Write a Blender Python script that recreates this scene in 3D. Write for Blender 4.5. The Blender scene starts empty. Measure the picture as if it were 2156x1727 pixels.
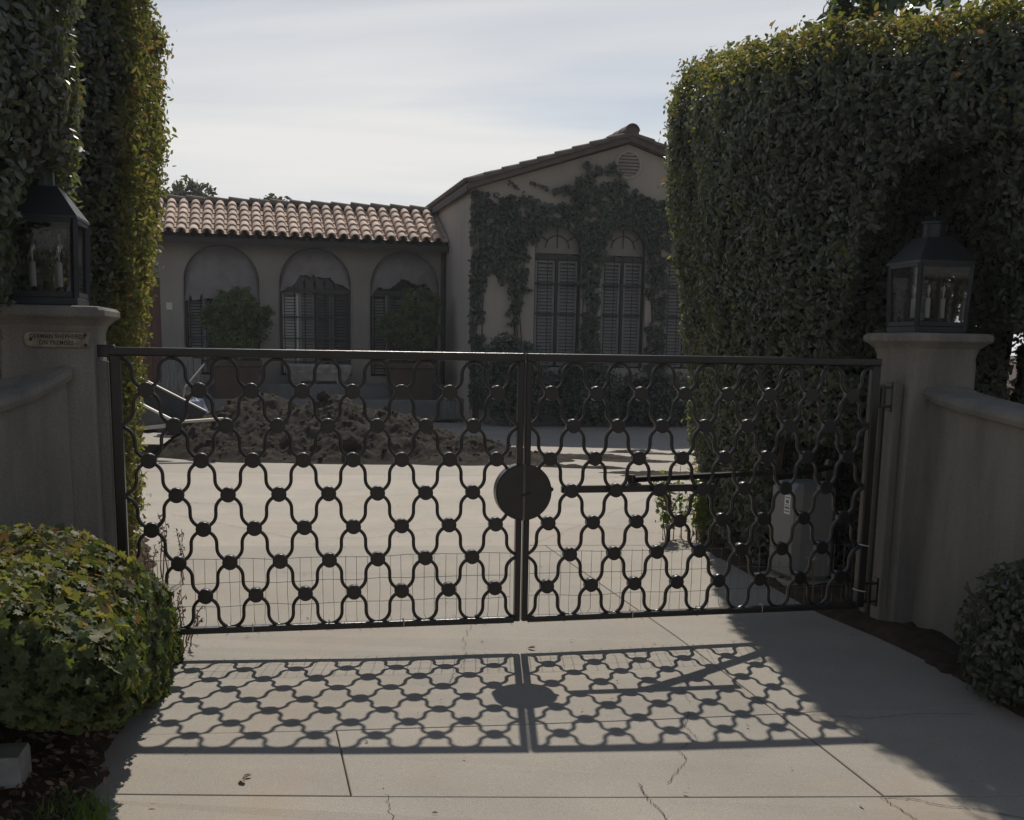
import bpy, math, random
import numpy as np
from mathutils import Matrix, Vector

random.seed(7)
RNG = np.random.default_rng(11)
SC = bpy.context.scene
COL = SC.collection
PI = math.pi

# ------------------------------------------------------------------ camera
CAM_H = 1.524
_f, _pitch, _roll = 2350.0, 0.174372, -0.017112      # focal length in pixels of a 2156 px wide picture
cp, sp, cr, sr = math.cos(_pitch), math.sin(_pitch), math.cos(_roll), math.sin(_roll)
_fwd = Vector((0, cp, -sp)); _down0 = Vector((0, -sp, -cp)); _right0 = Vector((1, 0, 0))
_right = cr * _right0 + sr * _down0
_down = -sr * _right0 + cr * _down0
cam_data = bpy.data.cameras.new('camera')
cam = bpy.data.objects.new('camera', cam_data)
COL.objects.link(cam)
cam_data.sensor_width = 36.0
cam_data.lens = 36.0 * _f / 2156.0
cam_data.shift_y = (1140.28 - 863.5) / 2156.0      # the photograph is the upper part of a taller frame
cam_data.clip_start = 0.05
cam_data.clip_end = 2000.0
_m = Matrix.Identity(4)
for i in range(3):
    _m[i][0] = _right[i]; _m[i][1] = -_down[i]; _m[i][2] = -_fwd[i]
_m[2][3] = CAM_H
cam.matrix_world = _m
SC.camera = cam

# ------------------------------------------------------------------ light
SUN_EL, SUN_AZ = math.radians(45.0), math.radians(1.31)      # azimuth: a little left of straight ahead
SKY_STRENGTH = 0.07
world = bpy.data.worlds.new('World')
SC.world = world
world.use_nodes = True
wn, wl = world.node_tree.nodes, world.node_tree.links
wn.clear()


def N(nodes, typ, **kw):
    n = nodes.new(typ)
    for k, v in kw.items():
        if k == 'inp':
            for a, b in v.items():
                n.inputs[a].default_value = b
        else:
            setattr(n, k, v)
    return n


def ramp(nodes, stops, interp='LINEAR'):
    r = nodes.new('ShaderNodeValToRGB')
    e = r.color_ramp.elements
    r.color_ramp.interpolation = interp
    while len(e) < len(stops):
        e.new(0.5)
    for i, (p, c) in enumerate(stops):
        e[i].position = p
        e[i].color = (c[0], c[1], c[2], 1) if hasattr(c, '__len__') else (c, c, c, 1)
    return r


w_out = N(wn, 'ShaderNodeOutputWorld')
w_bg = N(wn, 'ShaderNodeBackground', inp={'Strength': SKY_STRENGTH})
w_sky = N(wn, 'ShaderNodeTexSky', sky_type='NISHITA', sun_disc=False)
w_sky.sun_elevation = SUN_EL
w_sky.sun_rotation = -SUN_AZ
w_sky.altitude = 100; w_sky.air_density = 1.0; w_sky.dust_density = 0.3; w_sky.ozone_density = 1.0
w_tc = N(wn, 'ShaderNodeTexCoord')
w_sep = N(wn, 'ShaderNodeSeparateXYZ')
wl.new(w_tc.outputs['Generated'], w_sep.inputs[0])
w_za = N(wn, 'ShaderNodeMath', operation='MAXIMUM', inp={1: 0.0}); wl.new(w_sep.outputs[2], w_za.inputs[0])
w_zb = N(wn, 'ShaderNodeMath', operation='ADD', inp={1: 0.16}); wl.new(w_za.outputs[0], w_zb.inputs[0])
w_dx = N(wn, 'ShaderNodeMath', operation='DIVIDE'); wl.new(w_sep.outputs[0], w_dx.inputs[0]); wl.new(w_zb.outputs[0], w_dx.inputs[1])
w_dy = N(wn, 'ShaderNodeMath', operation='DIVIDE'); wl.new(w_sep.outputs[1], w_dy.inputs[0]); wl.new(w_zb.outputs[0], w_dy.inputs[1])
w_cv = N(wn, 'ShaderNodeCombineXYZ'); wl.new(w_dx.outputs[0], w_cv.inputs[0]); wl.new(w_dy.outputs[0], w_cv.inputs[1])
w_map = N(wn, 'ShaderNodeMapping', inp={'Rotation': (0, 0, 0.22), 'Scale': (0.45, 1.3, 1.0), 'Location': (3.3, 1.35, 0)})
wl.new(w_cv.outputs[0], w_map.inputs[0])
w_n1 = N(wn, 'ShaderNodeTexNoise', inp={'Scale': 0.75, 'Detail': 7.0, 'Roughness': 0.52, 'Distortion': 0.5})
wl.new(w_map.outputs[0], w_n1.inputs[0])
w_n2 = N(wn, 'ShaderNodeTexNoise', inp={'Scale': 0.9, 'Detail': 5.0, 'Roughness': 0.55, 'Distortion': 0.4})
wl.new(w_map.outputs[0], w_n2.inputs[0])
# cover thins out with elevation, as it does inside the picture
w_cov = N(wn, 'ShaderNodeMapRange', inp={1: 0.31, 2: 0.60, 3: 0.26, 4: -0.24}); wl.new(w_sep.outputs[2], w_cov.inputs[0])
w_ad = N(wn, 'ShaderNodeMath', operation='ADD'); wl.new(w_n1.outputs[0], w_ad.inputs[0]); wl.new(w_cov.outputs[0], w_ad.inputs[1])
w_fac = ramp(wn, [(0.42, 0.08), (0.55, 0.55), (0.70, 1.0)], 'EASE'); wl.new(w_ad.outputs[0], w_fac.inputs[0])
w_ccol = ramp(wn, [(0.30, (0.56, 0.60, 0.67)), (0.43, (0.71, 0.725, 0.75)), (0.58, (0.84, 0.83, 0.81))]); wl.new(w_n2.outputs[0], w_ccol.inputs[0])
# thin cirrus scatters forward: brightest towards the sun, duller away from it, tuned to deepen the shade
w_dot = N(wn, 'ShaderNodeVectorMath', operation='DOT_PRODUCT')
w_dot.inputs[1].default_value = (-math.sin(SUN_AZ) * math.cos(SUN_EL), math.cos(SUN_AZ) * math.cos(SUN_EL), math.sin(SUN_EL))
wl.new(w_tc.outputs['Generated'], w_dot.inputs[0])
w_ph = N(wn, 'ShaderNodeMapRange', inp={1: -0.3, 2: 0.55, 3: 0.50 / SKY_STRENGTH, 4: 0.98 / SKY_STRENGTH}); wl.new(w_dot.outputs['Value'], w_ph.inputs[0])
w_cs = N(wn, 'ShaderNodeVectorMath', operation='SCALE'); wl.new(w_ccol.outputs[0], w_cs.inputs[0]); wl.new(w_ph.outputs[0], w_cs.inputs['Scale'])
w_mix = N(wn, 'ShaderNodeMix', data_type='RGBA')
wl.new(w_fac.outputs[0], w_mix.inputs[0]); wl.new(w_sky.outputs[0], w_mix.inputs[6]); wl.new(w_cs.outputs[0], w_mix.inputs[7])
wl.new(w_mix.outputs[2], w_bg.inputs[0])
wl.new(w_bg.outputs[0], w_out.inputs[0])

sun_data = bpy.data.lights.new('sun', 'SUN')
sun_data.energy = 3.7
sun_data.angle = math.radians(0.53)
sun_data.color = (1.0, 0.93, 0.83)
sun = bpy.data.objects.new('sun', sun_data)
COL.objects.link(sun)
_d = Vector((math.sin(SUN_AZ) * math.cos(SUN_EL), -math.cos(SUN_AZ) * math.cos(SUN_EL), -math.sin(SUN_EL)))
sun.rotation_euler = _d.to_track_quat('-Z', 'Y').to_euler()
sun.location = (0, 0, 30)

SC.view_settings.view_transform = 'Standard'
SC.view_settings.look = 'None'
SC.view_settings.exposure = 0.0
SC.view_settings.gamma = 1.0
SC.view_settings.use_curve_mapping = False

# ------------------------------------------------------------------ materials
MATS = {}


def mat(name, color, rough=0.8, metal=0.0, var=0.25, vscale=3.0, bump=0.0, bscale=60.0, spec=0.5, color2=None,
        stretch=None, fine=0.0, fscale=200.0, random_island=0.0):
    """principled material: two-tone noise colour, optional fine grain and bump"""
    m = bpy.data.materials.new(name)
    m.use_nodes = True
    ns, ls = m.node_tree.nodes, m.node_tree.links
    b = ns['Principled BSDF']
    b.inputs['Roughness'].default_value = rough
    b.inputs['Metallic'].default_value = metal
    b.inputs['Specular IOR Level'].default_value = spec
    tc = N(ns, 'ShaderNodeTexCoord')
    src = tc.outputs['Object']
    if stretch:
        mp = N(ns, 'ShaderNodeMapping', inp={'Scale': stretch}); ls.new(src, mp.inputs[0]); src = mp.outputs[0]
    n1 = N(ns, 'ShaderNodeTexNoise', inp={'Scale': vscale, 'Detail': 6.0, 'Roughness': 0.6}); ls.new(src, n1.inputs[0])
    c2 = color2 if color2 else tuple(c * (1 - var) for c in color)
    r = ramp(ns, [(0.32, c2), (0.66, color)]); ls.new(n1.outputs[0], r.inputs[0])
    outc = r.outputs[0]
    if fine:
        n3 = N(ns, 'ShaderNodeTexNoise', inp={'Scale': fscale, 'Detail': 3.0, 'Roughness': 0.7}); ls.new(tc.outputs['Object'], n3.inputs[0])
        mr = N(ns, 'ShaderNodeMapRange', inp={1: 0.3, 2: 0.7, 3: 1 - fine, 4: 1 + fine}); ls.new(n3.outputs[0], mr.inputs[0])
        vm = N(ns, 'ShaderNodeVectorMath', operation='SCALE'); ls.new(outc, vm.inputs[0]); ls.new(mr.outputs[0], vm.inputs['Scale'])
        outc = vm.outputs[0]
    if random_island:
        oi = N(ns, 'ShaderNodeObjectInfo')
        mr = N(ns, 'ShaderNodeMapRange', inp={1: 0, 2: 1, 3: 1 - random_island, 4: 1 + random_island}); ls.new(oi.outputs['Random'], mr.inputs[0])
        vm = N(ns, 'ShaderNodeVectorMath', operation='SCALE'); ls.new(outc, vm.inputs[0]); ls.new(mr.outputs[0], vm.inputs['Scale'])
        outc = vm.outputs[0]
    ls.new(outc, b.inputs['Base Color'])
    if bump:
        n2 = N(ns, 'ShaderNodeTexNoise', inp={'Scale': bscale, 'Detail': 5.0, 'Roughness': 0.65}); ls.new(tc.outputs['Object'], n2.inputs[0])
        bp = N(ns, 'ShaderNodeBump', inp={'Strength': bump, 'Distance': 0.02}); ls.new(n2.outputs[0], bp.inputs['Height'])
        ls.new(bp.outputs[0], b.inputs['Normal'])
    MATS[name] = m
    return m


def leaf_mat(name, stops, transl=0.35, rough=0.4, tcol=None, tone_scale=1.2, spec=0.5):
    m = bpy.data.materials.new(name)
    m.use_nodes = True
    ns, ls = m.node_tree.nodes, m.node_tree.links
    b = ns['Principled BSDF']
    b.inputs['Roughness'].default_value = rough
    b.inputs['Specular IOR Level'].default_value = spec
    g = N(ns, 'ShaderNodeNewGeometry')
    r = ramp(ns, stops); ls.new(g.outputs['Random Per Island'], r.inputs[0])
    tc = N(ns, 'ShaderNodeTexCoord')
    n1 = N(ns, 'ShaderNodeTexNoise', inp={'Scale': tone_scale, 'Detail': 3.0}); ls.new(tc.outputs['Object'], n1.inputs[0])
    mr = N(ns, 'ShaderNodeMapRange', inp={1: 0.3, 2: 0.7, 3: 0.65, 4: 1.3}); ls.new(n1.outputs[0], mr.inputs[0])
    vm = N(ns, 'ShaderNodeVectorMath', operation='SCALE'); ls.new(r.outputs[0], vm.inputs[0]); ls.new(mr.outputs[0], vm.inputs['Scale'])
    ls.new(vm.outputs[0], b.inputs['Base Color'])
    t = N(ns, 'ShaderNodeBsdfTranslucent')
    tm = N(ns, 'ShaderNodeVectorMath', operation='MULTIPLY'); tm.inputs[1].default_value = tcol or (2.6, 2.6, 1.0)
    ls.new(vm.outputs[0], tm.inputs[0]); ls.new(tm.outputs[0], t.inputs[0])
    mx = N(ns, 'ShaderNodeMixShader', inp={0: transl})
    ls.new(b.outputs[0], mx.inputs[1]); ls.new(t.outputs[0], mx.inputs[2])
    ls.new(mx.outputs[0], ns['Material Output'].inputs[0])
    MATS[name] = m
    return m


def concrete_mat(name, ca, cb, stain):
    m = mat(name, ca, 0.75, var=0.2, vscale=1.6, color2=cb, bump=0.35, bscale=260, fine=0.30, fscale=210, random_island=0.10)
    ns, ls = m.node_tree.nodes, m.node_tree.links
    b = ns['Principled BSDF']
    old = b.inputs['Base Color'].links[0].from_socket
    tc = N(ns, 'ShaderNodeTexCoord')
    n = N(ns, 'ShaderNodeTexNoise', inp={'Scale': 0.9, 'Detail': 8.0, 'Roughness': 0.68, 'Distortion': 0.8}); ls.new(tc.outputs['Object'], n.inputs[0])
    r = ramp(ns, [(0.50, 0.0), (0.72, 1.0)]); ls.new(n.outputs[0], r.inputs[0])
    k = N(ns, 'ShaderNodeMath', operation='MULTIPLY', inp={1: 0.55}); ls.new(r.outputs[0], k.inputs[0])
    mx = N(ns, 'ShaderNodeMix', data_type='RGBA'); mx.inputs[7].default_value = (*stain, 1)
    ls.new(k.outputs[0], mx.inputs[0]); ls.new(old, mx.inputs[6])
    # dark specks and small pits
    v = N(ns, 'ShaderNodeTexVoronoi', inp={'Scale': 38.0}); ls.new(tc.outputs['Object'], v.inputs[0])
    vr = ramp(ns, [(0.03, 0.45), (0.09, 1.0)]); ls.new(v.outputs['Distance'], vr.inputs[0])
    vm = N(ns, 'ShaderNodeVectorMath', operation='MULTIPLY'); ls.new(mx.outputs[2], vm.inputs[0]); ls.new(vr.outputs[0], vm.inputs[1])
    ls.new(vm.outputs[0], b.inputs['Base Color'])
    return m


def glass_mat(name, tint=(0.9, 0.93, 0.92), rough=0.02, refl=0.12):
    m = bpy.data.materials.new(name)
    m.use_nodes = True
    ns, ls = m.node_tree.nodes, m.node_tree.links
    ns.remove(ns['Principled BSDF'])
    t = N(ns, 'ShaderNodeBsdfTransparent'); t.inputs[0].default_value = (*tint, 1)
    g = N(ns, 'ShaderNodeBsdfGlossy', inp={'Roughness': rough})
    fr = N(ns, 'ShaderNodeFresnel', inp={'IOR': 1.45})
    ad = N(ns, 'ShaderNodeMath', operation='ADD', inp={1: refl * 0.3}); ls.new(fr.outputs[0], ad.inputs[0])
    mx = N(ns, 'ShaderNodeMixShader'); ls.new(ad.outputs[0], mx.inputs[0])
    ls.new(t.outputs[0], mx.inputs[1]); ls.new(g.outputs[0], mx.inputs[2]); ls.new(mx.outputs[0], ns['Material Output'].inputs[0])
    MATS[name] = m
    return m


concrete_mat('concrete', (0.335, 0.298, 0.245), (0.275, 0.25, 0.21), (0.33, 0.25, 0.17))
concrete_mat('courtyard_concrete', (0.36, 0.315, 0.255), (0.30, 0.265, 0.22), (0.29, 0.225, 0.155))
mat('crack', (0.03, 0.027, 0.024), 1.0, var=0.2)
mat('soil', (0.10, 0.072, 0.05), 1.0, var=0.55, vscale=12, bump=1.0, bscale=60, spec=0.1)
mat('dirt', (0.068, 0.056, 0.044), 1.0, var=0.5, vscale=7, bump=1.0, bscale=45, spec=0.1)
mat('clod', (0.085, 0.070, 0.055), 1.0, var=0.5, vscale=14, bump=1.0, bscale=40, spec=0.1)
mat('pillar_stucco', (0.285, 0.262, 0.222), 0.9, vscale=4.5, color2=(0.15, 0.145, 0.135), bump=0.55, bscale=70, spec=0.2, stretch=(1, 1, 0.22), fine=0.12, fscale=90)
mat('wall_stucco', (0.285, 0.262, 0.222), 0.9, vscale=4.0, color2=(0.16, 0.152, 0.138), bump=0.55, bscale=70, spec=0.2, stretch=(1, 1, 0.2), fine=0.12, fscale=90)
mat('left_wing_stucco', (0.33, 0.31, 0.285), 0.9, vscale=1.1, color2=(0.25, 0.235, 0.215), bump=0.3, bscale=70, spec=0.2, stretch=(1, 1, 0.35))
mat('right_wing_stucco', (0.40, 0.365, 0.325), 0.9, vscale=0.9, color2=(0.31, 0.28, 0.245), bump=0.3, bscale=70, spec=0.2, stretch=(1, 1, 0.35))
mat('iron', (0.022, 0.018, 0.016), 0.30, metal=0.2, spec=0.7, var=0.35, vscale=18, bump=0.08, bscale=220)
mat('lantern_metal', (0.035, 0.037, 0.04), 0.5, metal=0.3, var=0.3, vscale=14)
mat('lantern_top', (0.036, 0.039, 0.042), 0.45, metal=0.4, var=0.3, vscale=9)
mat('candle', (0.62, 0.62, 0.60), 0.5, var=0.06)
mat('brass', (0.30, 0.27, 0.20), 0.55, metal=0.4, var=0.45, vscale=22, color2=(0.12, 0.10, 0.075))
mat('letter', (0.03, 0.025, 0.02), 0.8, var=0.2)
glass_mat('glass', (0.80, 0.82, 0.82), 0.03, 0.05)
glass_mat('bulb_glass', (0.93, 0.92, 0.9), 0.03, 0.5)
mat('window_dark', (0.012, 0.013, 0.015), 0.12, var=0.3, vscale=2)
mat('shutter', (0.27, 0.27, 0.265), 0.6, var=0.15)
mat('shutter_pale', (0.62, 0.61, 0.58), 0.55, var=0.1)
mat('shutter_dark', (0.10, 0.105, 0.105), 0.6, var=0.2)
mat('window_frame', (0.05, 0.05, 0.05), 0.6, var=0.2)
mat('fabric', (0.28, 0.265, 0.275), 0.9, var=0.2, vscale=4, color2=(0.21, 0.20, 0.21))
mat('fanlight', (0.22, 0.205, 0.185), 0.45, var=0.2)
mat('tile', (0.66, 0.52, 0.42), 0.85, vscale=5, color2=(0.52, 0.385, 0.30), bump=0.2, bscale=40, random_island=0.22, spec=0.2)
mat('pan', (0.60, 0.46, 0.37), 0.85, vscale=5, color2=(0.46, 0.34, 0.26), bump=0.2, bscale=40, spec=0.2)
mat('ridge', (0.17, 0.135, 0.115), 0.9, vscale=5, color2=(0.11, 0.09, 0.08), bump=0.2, bscale=40, random_island=0.15, spec=0.2)
mat('eave_wood', (0.05, 0.045, 0.04), 0.8, var=0.3)
mat('door_wood', (0.14, 0.065, 0.045), 0.6, var=0.3, vscale=5, stretch=(6, 6, 0.6))
mat('step_stone', (0.20, 0.205, 0.205), 0.85, var=0.3, vscale=3, bump=0.2)
mat('terracotta', (0.085, 0.055, 0.045), 0.85, var=0.3, vscale=4, bump=0.1)
mat('trough_stone', (0.38, 0.36, 0.33), 0.85, vscale=6, color2=(0.2, 0.19, 0.175), bump=0.4, bscale=30)
mat('bark', (0.10, 0.08, 0.06), 0.95, var=0.5, vscale=12, bump=0.6, bscale=40)
mat('cabinet', (0.20, 0.20, 0.19), 0.55, var=0.12, vscale=4)
mat('sticker', (0.72, 0.72, 0.70), 0.5, var=0.05)
mat('print_grey', (0.12, 0.12, 0.13), 0.6, var=0.1)
mat('steel', (0.45, 0.45, 0.45), 0.35, metal=0.8, var=0.2)
mat('galvanised', (0.26, 0.24, 0.21), 0.45, metal=0.7, var=0.25, vscale=30)
mat('zip', (0.65, 0.65, 0.62), 0.5, var=0.1)
mat('bucket', (0.10, 0.10, 0.098), 0.55, metal=0.3, var=0.35, vscale=4, color2=(0.06, 0.058, 0.055))
mat('bucket_edge', (0.42, 0.41, 0.39), 0.4, metal=0.7, var=0.2)
mat('plank', (0.62, 0.54, 0.43), 0.7, var=0.2, vscale=6)
mat('plastic_bag', (0.34, 0.38, 0.46), 0.5, var=0.25, vscale=8)
mat('grey_board', (0.20, 0.205, 0.20), 0.85, vscale=7, color2=(0.10, 0.105, 0.10), stretch=(5, 5, 0.5))
mat('stick', (0.35, 0.31, 0.25), 0.8, var=0.2)
mat('car_paint', (0.55, 0.56, 0.57), 0.25, metal=0.2, var=0.05)
mat('car_trim', (0.09, 0.092, 0.095), 0.5, var=0.2)
mat('tyre', (0.02, 0.02, 0.02), 0.9, var=0.3)
mat('block_stone', (0.36, 0.37, 0.37), 0.9, vscale=9, color2=(0.22, 0.235, 0.24), bump=0.5, bscale=70)
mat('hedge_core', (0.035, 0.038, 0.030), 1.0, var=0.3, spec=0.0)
mat('flower', (0.55, 0.50, 0.34), 0.7, var=0.2)
mat('dry_stem', (0.20, 0.14, 0.09), 0.9, var=0.3)
mat('road', (0.06, 0.06, 0.06), 0.9, var=0.2, vscale=5, bump=0.3, bscale=200)
mat('lawn', (0.045, 0.06, 0.025), 1.0, var=0.5, vscale=3, bump=0.6)
G = lambda *a: a
leaf_mat('hedge_leaf', [(0.0, G(0.070, 0.083, 0.064)), (0.6, G(0.090, 0.108, 0.080)), (0.88, G(0.110, 0.125, 0.085)), (0.98, G(0.12, 0.10, 0.06)), (1.0, G(0.13, 0.08, 0.06))], transl=0.28, rough=0.5, spec=0.9)
leaf_mat('left_hedge_leaf', [(0.0, G(0.066, 0.078, 0.058)), (0.6, G(0.085, 0.100, 0.070)), (0.90, G(0.105, 0.115, 0.070)), (0.98, G(0.13, 0.10, 0.06)), (1.0, G(0.13, 0.08, 0.055))], transl=0.30, rough=0.46, spec=0.9)
leaf_mat('sunlit_new_growth', [(0.0, G(0.075, 0.092, 0.036)), (0.45, G(0.115, 0.130, 0.048)), (0.8, G(0.165, 0.155, 0.062)), (0.95, G(0.18, 0.13, 0.06)), (1.0, G(0.18, 0.09, 0.06))], transl=0.36, rough=0.6, spec=0.25, tcol=(2.2, 2.1, 1.0))  # yellowish young leaves, with sunlit brightness also put into the colour
leaf_mat('ivy_leaf', [(0.0, G(0.050, 0.070, 0.032)), (0.5, G(0.068, 0.092, 0.040)), (0.85, G(0.095, 0.112, 0.045)), (0.96, G(0.13, 0.115, 0.045)), (1.0, G(0.14, 0.08, 0.045))], transl=0.26, rough=0.62, tone_scale=2.2, spec=0.25)
leaf_mat('vine_leaf', [(0.0, G(0.065, 0.080, 0.072)), (0.6, G(0.080, 0.098, 0.084)), (1.0, G(0.100, 0.112, 0.085))], transl=0.2, rough=0.6)
leaf_mat('topiary_leaf', [(0.0, G(0.070, 0.095, 0.045)), (0.6, G(0.105, 0.135, 0.060)), (1.0, G(0.15, 0.17, 0.075))], transl=0.4, rough=0.6, tone_scale=3, spec=0.25)
leaf_mat('tree_leaf', [(0.0, G(0.030, 0.040, 0.020)), (0.6, G(0.045, 0.055, 0.028)), (1.0, G(0.07, 0.07, 0.035))], transl=0.3, rough=0.5)
leaf_mat('big_leaf', [(0.0, G(0.030, 0.050, 0.020)), (0.7, G(0.045, 0.070, 0.028)), (1.0, G(0.07, 0.085, 0.03))], transl=0.25, rough=0.3)
leaf_mat('weed_leaf', [(0.0, G(0.050, 0.090, 0.025)), (0.7, G(0.085, 0.125, 0.035)), (1.0, G(0.15, 0.13, 0.05))], transl=0.42, rough=0.4)
leaf_mat('litter_leaf', [(0.0, G(0.10, 0.065, 0.04)), (0.5, G(0.19, 0.125, 0.08)), (0.85, G(0.30, 0.22, 0.15)), (1.0, G(0.09, 0.05, 0.03))], transl=0.1, rough=0.7, tcol=(1, 1, 1))
leaf_mat('grass_blade', [(0.0, G(0.05, 0.095, 0.02)), (1.0, G(0.095, 0.15, 0.035))], transl=0.4, rough=0.5)

# ------------------------------------------------------------------ object helpers
WORLD_M = {}


def tag(o, label=None, cat=None, group=None, kind=None):
    if label: o['label'] = label
    if cat: o['category'] = cat
    if group: o['group'] = group
    if kind: o['kind'] = kind
    return o


def put(o, parent=None, M=None):
    """link o with world matrix M under parent"""
    COL.objects.link(o)
    M = M.copy() if M is not None else Matrix.Identity(4)
    if parent is not None:
        o.parent = parent
        o.matrix_basis = WORLD_M[parent.name].inverted() @ M
    else:
        o.matrix_basis = M
    WORLD_M[o.name] = M
    return o


def empty(name, loc, rz=0.0, label=None, cat=None, group=None):
    o = bpy.data.objects.new(name, None)
    o.empty_display_size = 0.1
    put(o, None, Matrix.Translation(Vector(loc)) @ Matrix.Rotation(rz, 4, 'Z'))
    return tag(o, label, cat, group)


class MB:
    """collects shapes in local coordinates and links them as one mesh object"""

    def __init__(s):
        s.v, s.f = [], []

    def add(s, vs, fs, M=None):
        n = len(s.v)
        for p in vs:
            s.v.append(tuple(M @ Vector(p)) if M is not None else tuple(p))
        for f in fs:
            s.f.append(tuple(i + n for i in f))
        return s

    def box(s, c, d, M=None, bev=0.0):
        hx, hy, hz = d[0] / 2, d[1] / 2, d[2] / 2
        if bev <= 0:
            vs = [(c[0] + a * hx, c[1] + b * hy, c[2] + e * hz) for e in (-1, 1) for b in (-1, 1) for a in (-1, 1)]
            fs = [(0, 2, 3, 1), (4, 5, 7, 6), (0, 1, 5, 4), (2, 6, 7, 3), (1, 3, 7, 5), (0, 4, 6, 2)]
            return s.add(vs, fs, M)
        b = min(bev, hx * .9, hy * .9, hz * .9)
        rings = []
        for z, k in ((-hz, b), (-hz + b, 0), (hz - b, 0), (hz, b)):
            x, y = hx - k, hy - k
            e = b if k == 0 else b * 0.6
            pts = [(-x + e, -y), (x - e, -y), (x, -y + e), (x, y - e), (x - e, y), (-x + e, y), (-x, y - e), (-x, -y + e)]
            rings.append([(c[0] + p[0], c[1] + p[1], c[2] + z) for p in pts])
        return s.loft(rings, True, M)

    def loft(s, rings, caps=True, M=None, closed=True):
        n = len(rings[0])
        vs = [p for r in rings for p in r]
        fs = []
        for k in range(len(rings) - 1):
            for i in range(n if closed else n - 1):
                j = (i + 1) % n
                fs.append((k * n + i, k * n + j, (k + 1) * n + j, (k + 1) * n + i))
        if caps:
            fs.append(tuple(range(n - 1, -1, -1)))
            fs.append(tuple(range((len(rings) - 1) * n, len(rings) * n)))
        return s.add(vs, fs, M)

    def lathe(s, prof, n=20, M=None, caps=True):
        return s.loft([[(r * math.cos(2 * PI * i / n), r * math.sin(2 * PI * i / n), z) for i in range(n)] for r, z in prof], caps, M)

    def tube(s, pts, r, n=6, M=None):
        pts = [Vector(p) for p in pts]
        rings = []
        up = Vector((0, 0, 1))
        for i, p in enumerate(pts):
            t = (pts[min(i + 1, len(pts) - 1)] - pts[max(i - 1, 0)])
            if t.length < 1e-9: t = Vector((0, 0, 1))
            t.normalize()
            a = t.cross(up)
            if a.length < 1e-3: a = t.cross(Vector((1, 0, 0)))
            a.normalize(); b = t.cross(a)
            rr = r[i] if hasattr(r, '__len__') else r
            rings.append([tuple(p + a * (rr * math.cos(2 * PI * k / n)) + b * (rr * math.sin(2 * PI * k / n))) for k in range(n)])
        return s.loft(rings, True, M)

    def bar(s, p, q, w, h, M=None):
        """rectangular bar from p to q (w across, h up)"""
        p, q = Vector(p), Vector(q)
        t = (q - p).normalized()
        a = t.cross(Vector((0, 0, 1)))
        if a.length < 1e-3: a = Vector((1, 0, 0))
        a.normalize(); b = a.cross(t)
        rings = [[tuple(c + a * (sx * w / 2) + b * (sy * h / 2)) for sx, sy in ((-1, -1), (1, -1), (1, 1), (-1, 1))] for c in (p, q)]
        return s.loft(rings, True, M)

    def prism(s, poly, z0, z1, M=None):
        return s.loft([[(x, y, z0) for x, y in poly], [(x, y, z1) for x, y in poly]], True, M)

    def mesh(s, name, m, smooth=False):
        me = bpy.data.meshes.new(name)
        me.from_pydata(s.v, [], s.f)
        me.materials.append(MATS[m] if isinstance(m, str) else m)
        me.update()
        if smooth == 'edge':
            me.polygons.foreach_set('use_smooth', [max(abs(c) for c in p.normal) < .985 for p in me.polygons])
        elif smooth:
            me.polygons.foreach_set('use_smooth', [True] * len(me.polygons))
        return me

    def build(s, name, m, parent=None, M=None, smooth=False, kind=None):
        """vertices are in the frame M (default: the parent's frame)"""
        o = bpy.data.objects.new(name, s.mesh(name, m, smooth))
        if M is None:
            M = WORLD_M[parent.name] if parent is not None else Matrix.Identity(4)
        put(o, parent, M)
        if kind: o['kind'] = kind
        return o


def np_mesh(name, V, F, m, smooth=False):
    me = bpy.data.meshes.new(name)
    nf, k = F.shape
    me.vertices.add(len(V)); me.vertices.foreach_set('co', V.astype(np.float32).ravel())
    me.loops.add(nf * k); me.loops.foreach_set('vertex_index', F.astype(np.int32).ravel())
    me.polygons.add(nf)
    me.polygons.foreach_set('loop_start', np.arange(0, nf * k, k, dtype=np.int32))
    me.polygons.foreach_set('loop_total', np.full(nf, k, dtype=np.int32))
    if smooth: me.polygons.foreach_set('use_smooth', np.ones(nf, dtype=bool))
    me.materials.append(MATS[m])
    me.update(calc_edges=True)
    return me


def share(name, me, parent, M):
    return put(bpy.data.objects.new(name, me), parent, M)


def face_frame(X, Y, yaw, z=0.0):
    """local x along the face to the right, y into the depth, z up"""
    return Matrix.Translation((X, Y, z)) @ Matrix.Rotation(yaw, 4, 'Z')


def gz(x, y=10.0):
    """ground height: level behind the gate, the apron in front twists down to the right"""
    s_ = np.clip(-.0059 + .0221 * (y - 5.544), -.075, 0.0)
    z = s_ * (np.clip(x, -4.0, 4.0) - 0.05)
    return float(z) if np.ndim(z) == 0 else z


# numpy value noise -------------------------------------------------
_perm = np.random.default_rng(5).random((64, 64, 64))


def vnoise(P, scale):
    q = P * scale
    i = np.floor(q).astype(int); f = q - i; f = f * f * (3 - 2 * f)
    out = 0
    for dx in (0, 1):
        for dy in (0, 1):
            for dz in (0, 1):
                w = (f[:, 0] if dx else 1 - f[:, 0]) * (f[:, 1] if dy else 1 - f[:, 1]) * (f[:, 2] if dz else 1 - f[:, 2])
                out = out + w * _perm[(i[:, 0] + dx) % 64, (i[:, 1] + dy) % 64, (i[:, 2] + dz) % 64]
    return out * 2 - 1


def fbm(P, scale, oct=3):
    a, t = 1.0, 0
    for k in range(oct):
        t = t + a * vnoise(P + 17.3 * k, scale * 2 ** k); a *= 0.5
    return t


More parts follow.
